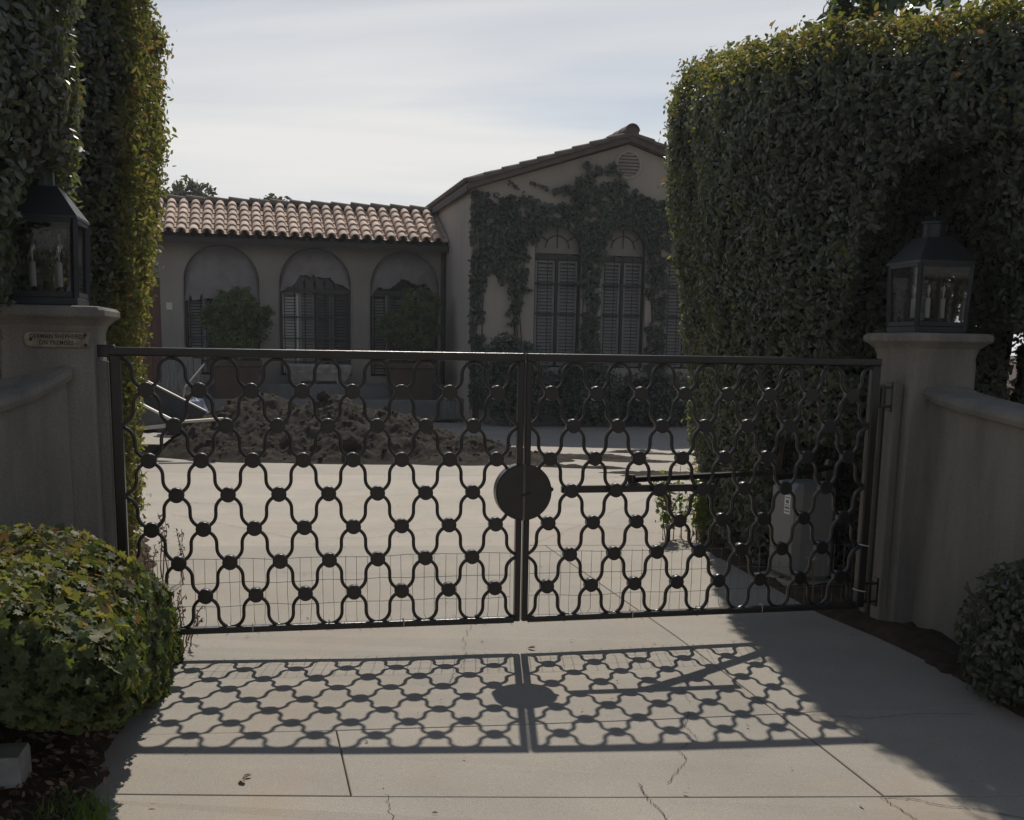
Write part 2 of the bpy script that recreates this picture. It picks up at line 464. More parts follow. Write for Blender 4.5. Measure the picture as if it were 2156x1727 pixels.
# leaves --------------------------------------------------------------
LEAF_SHAPES = {
    'oval': (np.array([[0, 0, 0], [-.19, .26, .04], [.19, .26, .04], [-.22, .60, .03], [.22, .60, .03], [0, .45, -.03], [0, 1, -.06]]),
             np.array([[0, 5, 1], [0, 2, 5], [1, 5, 3], [2, 4, 5], [3, 5, 6], [5, 4, 6]])),
    'broad': (np.array([[0, 0, 0], [-.34, .45, .07], [.34, .45, .07], [0, .5, -.03], [0, 1, -.08]]), np.array([[0, 3, 1], [0, 2, 3], [1, 3, 4], [3, 2, 4]])),
    'blade': (np.array([[-.03, 0, 0], [.03, 0, 0], [-.02, .6, .05], [.02, .6, .05], [0, 1, .25]]), np.array([[0, 1, 2], [1, 3, 2], [2, 3, 4]])),
    'ivy': (np.array([[0, .35, -.03], [0, 0, 0], [.22, -.10, .02], [.30, .16, .03], [.62, .22, -.05], [.34, .48, .03], [.40, .74, -.02], [.15, .68, .03], [0, 1.08, -.08],
                      [-.15, .68, .03], [-.40, .74, -.02], [-.34, .48, .03], [-.62, .22, -.05], [-.30, .16, .03], [-.22, -.10, .02]]),
            np.array([[0, k, k + 1 if k < 14 else 1] for k in range(1, 15)])),
}


def leaf_frames(nrm, droop=0.5, tilt=0.6, rng=RNG):
    """random leaf orientations around outward normals"""
    n = len(nrm)
    nn = nrm + rng.normal(0, tilt, (n, 3))
    nn /= np.linalg.norm(nn, axis=1)[:, None] + 1e-9
    d = rng.normal(0, 1, (n, 3)); d[:, 2] -= droop
    d = d - nn * (d * nn).sum(1)[:, None]
    d /= np.linalg.norm(d, axis=1)[:, None] + 1e-9
    a = np.cross(d, nn)
    return a, d, nn


def leaves(P, nrm, size, shape='oval', jit=0.35, droop=0.5, tilt=0.6, rng=RNG):
    """numpy vertices and triangles for one leaf at every point"""
    sv, sf = LEAF_SHAPES[shape]
    a, d, nn = leaf_frames(nrm, droop, tilt, rng)
    sz = size * (1 + rng.uniform(-jit, jit, len(P)))
    V = P[:, None, :] + sz[:, None, None] * (sv[None, :, 0:1] * a[:, None, :] + (sv[None, :, 1:2] - .3) * d[:, None, :] + sv[None, :, 2:3] * nn[:, None, :])
    F = sf[None] + (np.arange(len(P)) * len(sv))[:, None, None]
    return V.reshape(-1, 3), F.reshape(-1, 3)


def foliage_obj(name, P, nrm, size, m, parent=None, shape='oval', kind='stuff', **kw):
    V, F = leaves(P, nrm, size, shape, **kw)
    if parent is not None:
        loc = np.array(WORLD_M[parent.name].translation)
        V = V - loc
        M = Matrix.Translation(WORLD_M[parent.name].translation)
    else:
        M = Matrix.Identity(4)
    o = share(name, np_mesh(name, V, F, m), parent, M)
    if kind: o['kind'] = kind
    return o


def poly_sdf(poly, X, Y):
    """signed distance to a polygon (negative inside)"""
    d = np.full(X.shape, 1e9); ins = np.zeros(X.shape, bool)
    n = len(poly)
    for i in range(n):
        x0, y0 = poly[i]; x1, y1 = poly[(i + 1) % n]
        ex, ey = x1 - x0, y1 - y0
        t = np.clip(((X - x0) * ex + (Y - y0) * ey) / (ex * ex + ey * ey), 0, 1)
        d = np.minimum(d, np.hypot(X - x0 - t * ex, Y - y0 - t * ey))
        c = ((y0 > Y) != (y1 > Y)) & (X < ex * (Y - y0) / (ey + 1e-12) + x0)
        ins ^= c
    return np.where(ins, -d, d)


def grad(sdf, P, h=0.02):
    g = np.stack([sdf(P + np.eye(3)[k] * h) - sdf(P - np.eye(3)[k] * h) for k in range(3)], 1)
    return g / (np.linalg.norm(g, axis=1)[:, None] + 1e-9)


def sdf_hedge(root, sdf, lo, hi, m, size, density, vox=0.07, inset=0.10, cull=None, shape='oval', core=True, jitter=0.09, keep=None, **kw):
    """voxel core plus leaves spread over the surface of an implicit volume"""
    lo, hi = np.array(lo, float), np.array(hi, float)
    n = np.ceil((hi - lo) / vox).astype(int)
    gx_, gy_, gz_ = np.meshgrid(*[lo[k] + (np.arange(n[k]) + .5) * vox for k in range(3)], indexing='ij')
    P = np.stack([gx_.ravel(), gy_.ravel(), gz_.ravel()], 1)
    D = sdf(P).reshape(n)
    offs = [np.array([[-.5, -.5], [.5, -.5], [.5, .5], [-.5, .5]])]

    def shell(ins):
        pad = np.pad(ins, 1)
        cs, ax, sg = [], [], []
        for k in range(3):
            for s in (-1, 1):
                nb = np.roll(pad, -s, axis=k)[1:-1, 1:-1, 1:-1]
                idx = np.argwhere(ins & ~nb)
                cs.append(idx); ax.append(np.full(len(idx), k)); sg.append(np.full(len(idx), s))
        return np.concatenate(cs), np.concatenate(ax), np.concatenate(sg)
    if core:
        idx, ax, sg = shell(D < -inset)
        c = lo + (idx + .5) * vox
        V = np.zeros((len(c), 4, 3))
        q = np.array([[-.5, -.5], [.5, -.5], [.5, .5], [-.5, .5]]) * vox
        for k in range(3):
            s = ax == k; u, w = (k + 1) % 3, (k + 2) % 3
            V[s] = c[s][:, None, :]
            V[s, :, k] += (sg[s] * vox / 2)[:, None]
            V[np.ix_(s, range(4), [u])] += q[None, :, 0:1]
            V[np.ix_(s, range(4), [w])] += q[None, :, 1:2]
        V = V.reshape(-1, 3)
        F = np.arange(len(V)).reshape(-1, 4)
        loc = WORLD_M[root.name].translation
        o = share('light_block_core', np_mesh('light_block_core', V - np.array(loc), F, 'hedge_core'), root, Matrix.Translation(loc))  # solid dark core added to stop light passing through the leaves
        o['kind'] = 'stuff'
    idx, ax, sg = shell(D < 0)
    c = lo + (idx + .5) * vox
    cnt = RNG.poisson(density * vox * vox * 0.72, len(c))
    rep = np.repeat(np.arange(len(c)), cnt)
    p = c[rep] + RNG.uniform(-.5, .5, (len(rep), 3)) * vox
    g = grad(sdf, p)
    p = p - g * sdf(p)[:, None] * 0.9
    p = p + g * (RNG.uniform(-jitter, jitter * 0.35, len(p)))[:, None]
    if cull is not None:
        k = cull(p); p, g = p[k], g[k]
    return p, g


# ================================================================== SETTING
# ground ------------------------------------------------------------
def sheet(name, xs, ys, zoff, m, kind='structure', parent=None):
    b = MB()
    nx = len(xs)
    vs = [(x, y, gz(x, y) + zoff) for y in ys for x in xs]
    fs = [(j * nx + i, j * nx + i + 1, (j + 1) * nx + i + 1, (j + 1) * nx + i) for j in range(len(ys) - 1) for i in range(nx - 1)]
    b.add(vs, fs)
    return b.build(name, m, parent, kind=kind)


sheet('ground', [-600, -4, 4, 600], [-600, -5, 2.2, 3.9, 5.7, 900], -0.22, 'soil')
sheet('street', [-300, -4, 4, 300], [-14, -3.2], -0.14, 'road')
sheet('planting_bed_base', [-12, -4, 0, 4, 12], [-3.2, 2.3, 2.8, 3.3, 3.8, 4.3, 4.8, 5.3, 5.85, 32], -0.09, 'soil')

# driveway slabs: polygons cut by joint lines -------------------------
def clip(poly, p, q, keep_left):
    out = []
    nx_, ny_ = -(q[1] - p[1]), q[0] - p[0]
    if not keep_left: nx_, ny_ = -nx_, -ny_
    dist = [(x - p[0]) * nx_ + (y - p[1]) * ny_ for x, y in poly]
    for i in range(len(poly)):
        j = (i + 1) % len(poly)
        if dist[i] >= 0: out.append(poly[i])
        if dist[i] * dist[j] < 0:
            t = dist[i] / (dist[i] - dist[j])
            out.append((poly[i][0] + t * (poly[j][0] - poly[i][0]), poly[i][1] + t * (poly[j][1] - poly[i][1])))
    return out


def area(p):
    return abs(sum(p[i][0] * p[(i + 1) % len(p)][1] - p[(i + 1) % len(p)][0] * p[i][1] for i in range(len(p)))) / 2


def cut(polys, p, q, only=None):
    out = []
    for po in polys:
        cx = sum(a[0] for a in po) / len(po); cy = sum(a[1] for a in po) / len(po)
        if only and not only(cx, cy):
            out.append(po); continue
        for side in (True, False):
            c = clip(po, p, q, side)
            if len(c) > 2 and area(c) > 0.01: out.append(c)
    return out


def inset_poly(po, d):
    cx = sum(a[0] for a in po) / len(po); cy = sum(a[1] for a in po) / len(po)
    n = len(po)
    s = sum(po[i][0] * po[(i + 1) % n][1] - po[(i + 1) % n][0] * po[i][1] for i in range(n))
    if s < 0: po = po[::-1]
    out = []
    for i in range(n):
        a, b, c = Vector(po[i - 1]), Vector(po[i]), Vector(po[(i + 1) % n])
        e1, e2 = (b - a).normalized(), (c - b).normalized()
        n1, n2 = Vector((-e1.y, e1.x)), Vector((-e2.y, e2.x))
        k = (n1 + n2); L = k.length_squared
        out.append(tuple(b + k * (2 * d / L)) if L > 0.05 else tuple(b))
    return out


def densify(po, step=0.25):
    out = []
    for i in range(len(po)):
        a, b = Vector(po[i]), Vector(po[(i + 1) % len(po)])
        k = max(1, int((b - a).length / step))
        out += [tuple(a.lerp(b, j / k)) for j in range(k)]
    return out


def slab_objects(parent, polys, m, z, gap=0.0025, th=0.10, bev=0.003, rng=random, dense=False):
    for po in polys:
        p0 = inset_poly(po, gap); p1 = inset_poly(po, gap + bev)
        if dense:
            q0 = densify(p0); q1 = []
            for i in range(len(p0)):
                k = max(1, int((Vector(p0[(i + 1) % len(p0)]) - Vector(p0[i])).length / .25))
                q1 += [tuple(Vector(p1[i]).lerp(Vector(p1[(i + 1) % len(p1)]), j / k)) for j in range(k)]
            p0, p1 = q0, q1
        dz = rng.uniform(-0.002, 0.002)
        b = MB()
        rings = [[(x, y, gz(x, y) + z - th) for x, y in p0], [(x, y, gz(x, y) + z - bev + dz) for x, y in p0], [(x, y, gz(x, y) + z + dz) for x, y in p1]]
        b.loft(rings, False)
        # top surface in narrow bands so that it follows the twist of the apron
        ys = [y for x, y in p1]; y0 = min(ys); k = max(1, int((max(ys) - y0) / .3)) if dense else 1
        for i in range(k):
            a, c = y0 + (max(ys) - y0) * i / k, y0 + (max(ys) - y0) * (i + 1) / k
            q = p1
            if i > 0: q = clip(q, (0, a), (1, a), True)
            if i < k - 1: q = clip(q, (0, c), (1, c), False)
            if len(q) > 2: b.add([(x, y, gz(x, y) + z + dz) for x, y in q], [tuple(range(len(q)))])
        b.build('slab', m, parent, M=Matrix.Identity(4))


drive = sheet('driveway', [-3.0, 0.0, 4.0, 4.7], [-3.0, 2.3, 2.8, 3.3, 3.8, 4.3, 4.8, 5.3, 5.85, 8.6], -0.04, 'crack')
A = [(-0.35, -3.0), (4.6, -3.0), (3.3, 1.7), (1.813, 6.413), (1.46, 8.633), (-3.0, 8.155)]
polys = [A]
JH2 = ((-1.31, 3.407), (1.32, 3.805)); JH1 = ((-1.21, 4.044), (1.30, 4.666))
polys = cut(polys, *JH2)
polys = cut(polys, *JH1, only=lambda x, y: y > 3.8)
polys = cut(polys, (-0.742, 4.456), (-0.529, 3.552), only=lambda x, y: 3.7 < y < 4.45)
polys = cut(polys, (0.829, 6.072), (1.358, 3.819), only=lambda x, y: y > 3.7)
polys = cut(polys, (-1.0, 2.1), (2.6, 2.5), only=lambda x, y: y < 3.3)
polys = cut(polys, (-1.0, -0.4), (2.6, -0.2), only=lambda x, y: y < 2.0)
polys = cut(polys, (0.55, 3.0), (0.85, 0.0), only=lambda x, y: y < 2.0)
slab_objects(drive, polys, 'concrete', 0.0, dense=True)

court = sheet('courtyard', [-9.5, 9.0], [7.4, 22.0], -0.045, 'crack')
B = [(-9.5, 7.456), (9.0, 9.440), (9.0, 22.0), (-9.5, 22.0)]
polys = [B]
polys = cut(polys, (0.118, 8.458), (1.432, 11.502))
polys = cut(polys, (-4.5, 12.9), (0.2, 13.1), only=lambda x, y: x < 2 and y > 9)
polys = cut(polys, (2.0, 14.6), (5.0, 15.4), only=lambda x, y: x > 1.5)
slab_objects(court, polys, 'courtyard_concrete', -0.001)

# hairline cracks lying in the concrete
def crack_path(pts, jag, n=14, seed=1):
    r = random.Random(seed)
    out = []
    for (a, b) in zip(pts[:-1], pts[1:]):
        for k in range(n):
            t = k / n
            out.append((a[0] + (b[0] - a[0]) * t + r.gauss(0, jag), a[1] + (b[1] - a[1]) * t + r.gauss(0, jag)))
    out.append(pts[-1])
    return out


cb = MB()
def crack(pts, w, jag, z=0.004, seed=1):
    pts = crack_path(pts, jag, seed=seed)
    r = random.Random(seed + 50)
    rings = []
    for i, p in enumerate(pts):
        t = Vector(pts[min(i + 1, len(pts) - 1)]) - Vector(pts[max(i - 1, 0)])
        t = t.normalized() if t.length > 0 else Vector((1, 0))
        nn = Vector((-t.y, t.x)) * (w * r.uniform(.35, 1.0) / 2)
        rings.append([(p[0] + nn.x, p[1] + nn.y, gz(p[0], p[1]) + z), (p[0] - nn.x, p[1] - nn.y, gz(p[0], p[1]) + z)])
    cb.loft(rings, False, closed=False)


crack([(1.215, 4.656), (1.292, 4.636), (1.55, 4.62), (1.80, 4.70), (2.049, 4.722)], 0.0045, 0.004, seed=3)
crack([(0.772, 4.602), (0.73, 4.42), (0.76, 4.28), (0.662, 4.16), (0.68, 4.05), (0.574, 3.811)], 0.0035, 0.004, seed=4)
crack([(0.47, 3.795), (0.48, 3.68), (0.524, 3.55), (0.54, 3.35), (0.58, 3.1)], 0.0045, 0.004, seed=5)
crack([(1.352, 3.80), (1.46, 3.80), (1.56, 3.75), (1.673, 3.744), (2.05, 3.60)], 0.0055, 0.004, seed=6)
crack([(1.34, 3.80), (1.38, 3.70), (1.46, 3.50)], 0.004, 0.004, seed=7)
crack([(-0.20, 6.15), (-0.24, 5.67), (-0.22, 5.26), (-0.28, 4.85)], 0.0025, 0.008, seed=8)
crack([(-0.41, 3.55), (-0.36, 3.35), (-0.33, 3.15)], 0.0025, 0.005, seed=9)
crack([(0.80, 4.72), (0.78, 4.94), (0.86, 5.1)], 0.002, 0.006, seed=10)
crack([(0.10, 7.37), (0.12, 6.8), (0.02, 6.4)], 0.002, 0.014, seed=11)
crack([(-3.015, 9.738), (-1.72, 8.62), (-1.1, 8.70), (-0.705, 9.157), (.05, 9.4)], 0.006, 0.004, seed=12)
crack([(-0.35, 8.83), (0.8, 9.5)], 0.003, 0.008, seed=13)
crack([(-2.6, 11.2), (-1.9, 11.1), (0.0, 10.8), (0.6, 10.7)], 0.005, 0.014, seed=14)
crack([(0.3, 9.6), (1.0, 9.3), (1.45, 8.95)], 0.005, 0.010, seed=15)
crack([(-3.3, 10.5), (-2.8, 10.4), (-2.5, 10.45)], 0.010, 0.016, seed=16)
crack([(-1.6, 7.3), (0.3, 7.35), (1.2, 7.2)], 0.003, 0.012, seed=17)
cb.build('hairline_cracks', 'crack', drive, M=Matrix.Identity(4), kind='stuff')


def mound(name, poly, h, m, seed=0, step=0.06, edge=0.05, rough=0.018, z0=-0.012, kind='structure', parent=None):
    xs = np.arange(min(p[0] for p in poly) - .05, max(p[0] for p in poly) + .05, step)
    ys = np.arange(min(p[1] for p in poly) - .05, max(p[1] for p in poly) + .05, step)
    X, Y = np.meshgrid(xs, ys)
    D = poly_sdf(poly, X, Y)
    P = np.stack([X.ravel(), Y.ravel(), np.full(X.size, seed * 3.1)], 1)
    D = D + 0.03 * fbm(P, 5).reshape(X.shape)
    Z = np.clip(-D / edge, -0.5, 1) * h + rough * fbm(P, 9).reshape(X.shape) * (D < 0.02)
    zz = gz(X, Y) + Z + z0
    V = np.stack([X.ravel(), Y.ravel(), zz.ravel()], 1)
    ny, nx = X.shape
    I = np.arange(nx * ny).reshape(ny, nx)
    F = np.stack([I[:-1, :-1], I[:-1, 1:], I[1:, 1:], I[1:, :-1]], -1).reshape(-1, 4)
    ok = (D.ravel()[F] < 0.05).any(1)
    o = share(name, np_mesh(name, V, F[ok], m, True), parent, Matrix.Identity(4))
    o['kind'] = kind
    return o


mound('soil_bed', [(-6, -1), (-0.80, -1), (-0.95, 1.62), (-1.247, 3.202), (-1.445, 3.919), (-1.635, 5.056), (-1.80, 5.7), (-2.25, 7.0), (-2.84, 8.59), (-3.3, 9.0), (-6, 9.0)], 0.04, 'soil', 1)
mound('soil_bed', [(3.3, 1.7), (2.244, 4.66), (2.031, 5.747), (1.813, 6.413), (1.495, 8.386), (1.47, 8.9), (1.72, 10.2), (2.42, 14.3), (8, 16), (8, 1.7)], 0.04, 'soil', 2)

# even, very thin haze box added to lift the darks like lens glare
hz = bpy.data.materials.new('haze'); hz.use_nodes = True
hn, hl = hz.node_tree.nodes, hz.node_tree.links
hn.remove(hn['Principled BSDF'])
pv = N(hn, 'ShaderNodeVolumePrincipled', inp={'Density': 0.0008, 'Anisotropy': 0.3}); pv.inputs['Color'].default_value = (0.86, 0.92, 1.0, 1)
hl.new(pv.outputs[0], hn['Material Output'].inputs['Volume'])
MATS['haze'] = hz
b = MB(); b.box((0, 24, 4.4), (70, 100, 11.6)); b.build('haze', 'haze', None, kind='stuff')

# ================================================================== HOUSE
house = empty('house', (-1.4, 23.0, 0), 0, 'low stucco villa with tiled roof, arched windows and an ivy-covered gable', 'house')
LWX, LWY, YAW = -4.479, 24.0, 0.235
FL = face_frame(LWX, LWY, YAW)
RWX, RWY = -0.888, 22.0
FR = face_frame(RWX, RWY, YAW)


def arch_wall(b, s0, s1, zb, zt, arches, depth, n=22):
    """front face of a wall with arched openings; arches = (centre, radius, sill z, spring z)"""
    cur = s0
    for c, r, zs, zp in arches:
        b.add([(cur, 0, zb), (c - r, 0, zb), (c - r, 0, zt), (cur, 0, zt)], [(0, 1, 2, 3)])
        b.add([(c - r, 0, zb), (c + r, 0, zb), (c + r, 0, zs), (c - r, 0, zs)], [(0, 1, 2, 3)])
        pts = [(c - r * math.cos(PI * i / n), zp + r * math.sin(PI * i / n)) for i in range(n + 1)]
        for (xa, za), (xb, zb_) in zip(pts[:-1], pts[1:]):
            b.add([(xa, 0, za), (xb, 0, zb_), (xb, 0, zt), (xa, 0, zt)], [(0, 1, 2, 3)])
            b.add([(xa, 0, za), (xa, depth, za), (xb, depth, zb_), (xb, 0, zb_)], [(0, 1, 2, 3)])
        b.add([(c - r, 0, zs), (c - r, depth, zs), (c - r, depth, zp), (c - r, 0, zp)], [(0, 1, 2, 3)])
        b.add([(c + r, 0, zs), (c + r, 0, zp), (c + r, depth, zp), (c + r, depth, zs)], [(0, 1, 2, 3)])
        b.add([(c - r, 0, zs), (c + r, 0, zs), (c + r, depth, zs), (c - r, depth, zs)], [(0, 1, 2, 3)])
        cur = c + r
    b.add([(cur, 0, zb), (s1, 0, zb), (s1, 0, zt), (cur, 0, zt)], [(0, 1, 2, 3)])


ARCHES = [(-1.655, .757, .80, 2.700), (.258, .746, .80, 2.712), (2.155, .747, .80, 2.705)]
b = MB()
arch_wall(b, -2.88, 3.6, -0.2, 3.72, ARCHES, 0.24)
# door bay on the left end, and the rest of the wing behind
b.add([(-4.3, 0, 2.75), (-2.88, 0, 2.75), (-2.88, 0, 3.72), (-4.3, 0, 3.72)], [(0, 1, 2, 3)])
b.add([(-8.0, 0, -.2), (-4.3, 0, -.2), (-4.3, 0, 3.72), (-8.0, 0, 3.72)], [(0, 1, 2, 3)])
b.add([(-2.88, 0, -.2), (-2.88, 0, 2.75), (-2.88, .3, 2.75), (-2.88, .3, -.2)], [(0, 1, 2, 3)])
b.add([(-4.3, 0, -.2), (-4.3, .3, -.2), (-4.3, .3, 2.75), (-4.3, 0, 2.75)], [(0, 1, 2, 3)])
b.add([(-4.3, 0, 2.75), (-4.3, .3, 2.75), (-2.88, .3, 2.75), (-2.88, 0, 2.75)], [(0, 1, 2, 3)])
b.add([(-8, 6.0, -.2), (3.6, 6.0, -.2), (3.6, 6.0, 3.72), (-8, 6.0, 3.72)], [(3, 2, 1, 0)])
b.add([(-8, 0, -.2), (-8, 6, -.2), (-8, 6, 3.72), (-8, 0, 3.72)], [(3, 2, 1, 0)])
wall_l = b.build('wall', 'left_wing_stucco', house, M=FL)
# arch mouldings: a slim raised bead round each opening
for c, r, zs, zp in ARCHES:
    b = MB()
    n = 28
    pts = [(c - r - .012, zs)] + [(c - (r + .012) * math.cos(PI * i / n), zp + (r + .012) * math.sin(PI * i / n)) for i in range(n + 1)] + [(c + r + .012, zs)]
    b.tube([(x, -.004, z) for x, z in pts], .016, 5)
    b.build('arch_moulding', 'left_wing_stucco', house, M=FL)
# intercom plate, downspout
b = MB(); b.box((-2.705, -.012, 2.185), (.12, .03, .15), bev=.006); ip = b.build('intercom_plate', 'shutter_pale', house, M=FL)
b = MB(); b.tube([(2.97, -.06, 3.62), (2.97, -.06, .1)], .05, 8); b.build('downspout', 'eave_wood', house, M=FL, smooth=True)
# door with planks
b = MB(); b.box((-3.59, .27, 1.1), (1.41, .05, 3.3)); door = b.build('door', 'door_wood', house, M=FL)
for k in range(7):
    b = MB(); b.box((-4.19 + k * .201, .235, 1.2), (.189, .03, 3.08), bev=.006); b.build('plank', 'door_wood', door, M=FL)


def louvres(b, x0, x1, z0, z1, y, pitch=.062, slat=.075):
    fw = .045
    b.box(((x0 + fw / 2), y, (z0 + z1) / 2), (fw, .035, z1 - z0)); b.box((x1 - fw / 2, y, (z0 + z1) / 2), (fw, .035, z1 - z0))
    b.box(((x0 + x1) / 2, y, z0 + fw / 2), (x1 - x0 - 2 * fw, .034, fw)); b.box(((x0 + x1) / 2, y, z1 - fw / 2), (x1 - x0 - 2 * fw, .034, fw))
    z = z0 + fw + pitch * .6
    while z < z1 - fw - pitch * .4:
        b.add([(x0 + fw, y + .028, z + slat * .35), (x1 - fw, y + .028, z + slat * .35), (x1 - fw, y - .022, z - slat * .3), (x0 + fw, y - .022, z - slat * .3)], [(0, 1, 2, 3)])
        z += pitch


def awning(parent, c, r, zs, zp, low, seed, y=.05):
    """old curved awning cloth filling the arch head, lower edge ragged"""
    rnd = random.Random(seed)
    n, m_ = 60, 8
    rings = []
    for i in range(n + 1):
        u = -1 + 2 * i / n
        x = c + u * (r - .012)
        top = zp + math.sqrt(max(0, (r - .012) ** 2 - (x - c) ** 2))
        bot = min(low(u) + rnd.uniform(-.012, .012), top - .01)
        row = []
        for k in range(m_ + 1):
            t = k / m_
            bulge = .10 * math.sin(PI * min(1, t * .75)) * (1 - u * u * .7) + .012 * math.sin(9 * u + 5 * t)
            row.append((x, y + .10 - bulge * 1.1 - .02 * t, top + (bot - top) * t))
        rings.append(row)
    b = MB(); b.loft(rings, False, closed=False)
    return b.build('awning', 'fabric', parent, M=FL, smooth=True)


def spear_grille(b, xs, z0, z1, y, hz, r=.010, tip=.14, ztip=None):
    for x in xs:
        b.tube([(x, y, z0), (x, y, z1)], r, 4)
        b.lathe([(r * 1.1, 0), (.026, tip * .35), (.002, tip)], 6, Matrix.Translation((x, y, z1)))
    for z, h in hz:
        b.box(((xs[0] + xs[-1]) / 2, y, z), (xs[-1] - xs[0] + .06, .022, h))


low1 = lambda u: 2.345 + .035 * math.cos(3 * u) + (.10 if abs(u + .55) < .03 or abs(u + .85) < .03 else 0)
low2 = lambda u: 2.83 + .06 * abs(math.sin(5.2 * (u + .05))) - .55 * max(0, abs(u) - .42) ** .8 * (1.0 if u < 0 else .75) + .10 * max(0, 1 - abs(u + .05) * 16) - .06 * max(0, 1 - abs(u - .25) * 5)
low3 = lambda u: 2.77 + .16 * (1 - abs(u - .1) * 1.6) - .12 * abs(math.sin(4.5 * u + .4)) - .25 * max(0, abs(u) - .7)
for i, (c, r, zs, zp) in enumerate(ARCHES):
    b = MB()
    n = 24
    fr = []
    for rad, y in ((r - .0, .20), (r - .05, .20), (r - .05, .235), (r, .235)):
        fr.append([(c - rad, y, zs)] + [(c - rad * math.cos(PI * k / n), y, zp + rad * math.sin(PI * k / n)) for k in range(n + 1)] + [(c + rad, y, zs)])
    vs = [p for row in fr for p in row]; L = len(fr[0])
    fs = [(a * L + k, a * L + k + 1, ((a + 1) % 4) * L + k + 1, ((a + 1) % 4) * L + k) for a in range(4) for k in range(L - 1)]
    b.add(vs, fs)
    b.box((c, .218, 1.71), (.05, .04, 1.83)); b.box((c, .218, 2.59), (2 * r - .1, .05, .06))
    win = b.build('window', 'window_frame', house, M=FL)
    b = MB()
    b.add([(c - r, .30, zs)] + [(c - r * math.cos(PI * k / n), .30, zp + r * math.sin(PI * k / n)) for k in range(n + 1)] + [(c + r, .30, zs)], [tuple(range(n + 3))])
    b.build('pane', 'window_dark', win, M=FL)
    w4 = (2 * r - .12) / 4
    for k in range(4):
        b = MB(); x0 = c - r + .06 + k * w4
        louvres(b, x0 + .006, x0 + w4 - .006, zs + .05, 2.55, .262)
        sh = 'shutter_dark'
        if i == 1 and k == 0: sh = 'shutter_pale'  # paler slats imitate daylight coming through the louvres
        elif i == 1 and k == 1: sh = 'shutter'
        elif i == 0 and k in (0, 2): sh = 'shutter'
        elif i == 2 and k == 0: sh = 'shutter'
        b.build('shutter', sh, win, M=FL)
    b = MB()
    xs = [c - r + .10 + k * (2 * r - .2) / 6 for k in range(7)]
    spear_grille(b, xs, zs + .02, 2.69, .17, [(2.57, .075), (2.03, .03), (1.58, .03), (1.10, .03)])
    b.build('grille', 'iron', win, M=FL)
    awning(win, c, r, zs, zp, (low1, low2, low3)[i], i + 3)

# left-wing roof -----------------------------------------------------
EA_Y, EA_Z, RD_Y, RD_Z = -0.45, 3.615, 1.25, 4.40        # eave and ridge in the wing frame
slope = math.atan2(RD_Z - EA_Z, RD_Y - EA_Y)
Lr = math.hypot(RD_Z - EA_Z, RD_Y - EA_Y)
b = MB()
b.add([(-8, EA_Y + .05, EA_Z - .06), (3.9, EA_Y + .05, EA_Z - .06), (3.9, RD_Y, RD_Z - .05), (-8, RD_Y, RD_Z - .05),
       (-8, EA_Y + .05, EA_Z - .16), (3.9, EA_Y + .05, EA_Z - .16), (3.9, RD_Y, RD_Z - .2), (-8, RD_Y, RD_Z - .2),
       (-8, RD_Y * 2 - EA_Y, EA_Z - .1), (3.9, RD_Y * 2 - EA_Y, EA_Z - .1)],
      [(0, 1, 2, 3), (4, 7, 6, 5), (0, 4, 5, 1), (3, 2, 9, 8), (0, 3, 7, 4), (1, 5, 6, 2)])
roof = b.build('roof', 'eave_wood', house, M=FL)
b = MB(); b.box((-2.3, EA_Y + .02, EA_Z - .13), (11.0, .035, .10)); b.build('fascia', 'eave_wood', roof, M=FL)
for k in range(30):
    b = MB(); b.box((-4.6 + k * .26, -.16, 3.575), (.07, .44, .085)); b.build('rafter_tail', 'eave_wood', roof, M=FL)


def barrel_mesh(name, r0, r1, L, th, m, up=True, n=9, a0=0.06):
    """half-round tapered tile: x across, y up the slope, z out"""
    b = MB()
    sg = 1 if up else -1
    rings = []
    for y, r in ((0, r0), (L, r1)):
        out = [(-r * math.cos(a0 + (PI - 2 * a0) * k / n), y, sg * r * math.sin(a0 + (PI - 2 * a0) * k / n)) for k in range(n + 1)]
        ri = r - th
        inn = [(-ri * math.cos(a0 + (PI - 2 * a0) * k / n), y, sg * ri * math.sin(a0 + (PI - 2 * a0) * k / n)) for k in range(n, -1, -1)]
        rings.append(out + inn)
    b.loft(rings, True)
    return b.mesh(name, m)


ROWS, PITCH = 6, 0.247
expo = Lr / ROWS
cap_me = barrel_mesh('roof_tile', .100, .084, expo + .085, .020, 'tile')
SL = FL @ Matrix.Translation((0, EA_Y, EA_Z)) @ Matrix.Rotation(slope, 4, 'X')
rt = random.Random(3)
pan_b = MB()
for ci in range(28):
    x = -3.88 + ci * PITCH
    for ri in range(ROWS):
        M = SL @ Matrix.Translation((x + rt.uniform(-.008, .008), ri * expo - .03 + rt.uniform(-.012, .012), .014 + .020)) @ \
            Matrix.Rotation(-.062, 4, 'X') @ Matrix.Rotation(rt.uniform(-.02, .02), 4, 'Z')
        if ci >= 1: share('roof_tile', cap_me, roof, M)
        r = .092
        for y0, y1, lift in ((ri * expo - .02, (ri + 1) * expo + .05, .02),):
            ring = []
            for y, zz in ((y0, lift + .045), (y1, lift + .022)):
                ring.append([(x + PITCH / 2 - r * math.cos(.1 + (PI - .2) * k / 6), y, zz - .55 * r * math.sin(.1 + (PI - .2) * k / 6)) for k in range(7)])
            pan_b.loft(ring, False, closed=False)
o = pan_b.build('pan_tiles', 'pan', roof, M=SL, kind='stuff')
ridge_me = barrel_mesh('ridge_tile', .150, .128, .50, .022, 'ridge', n=10)
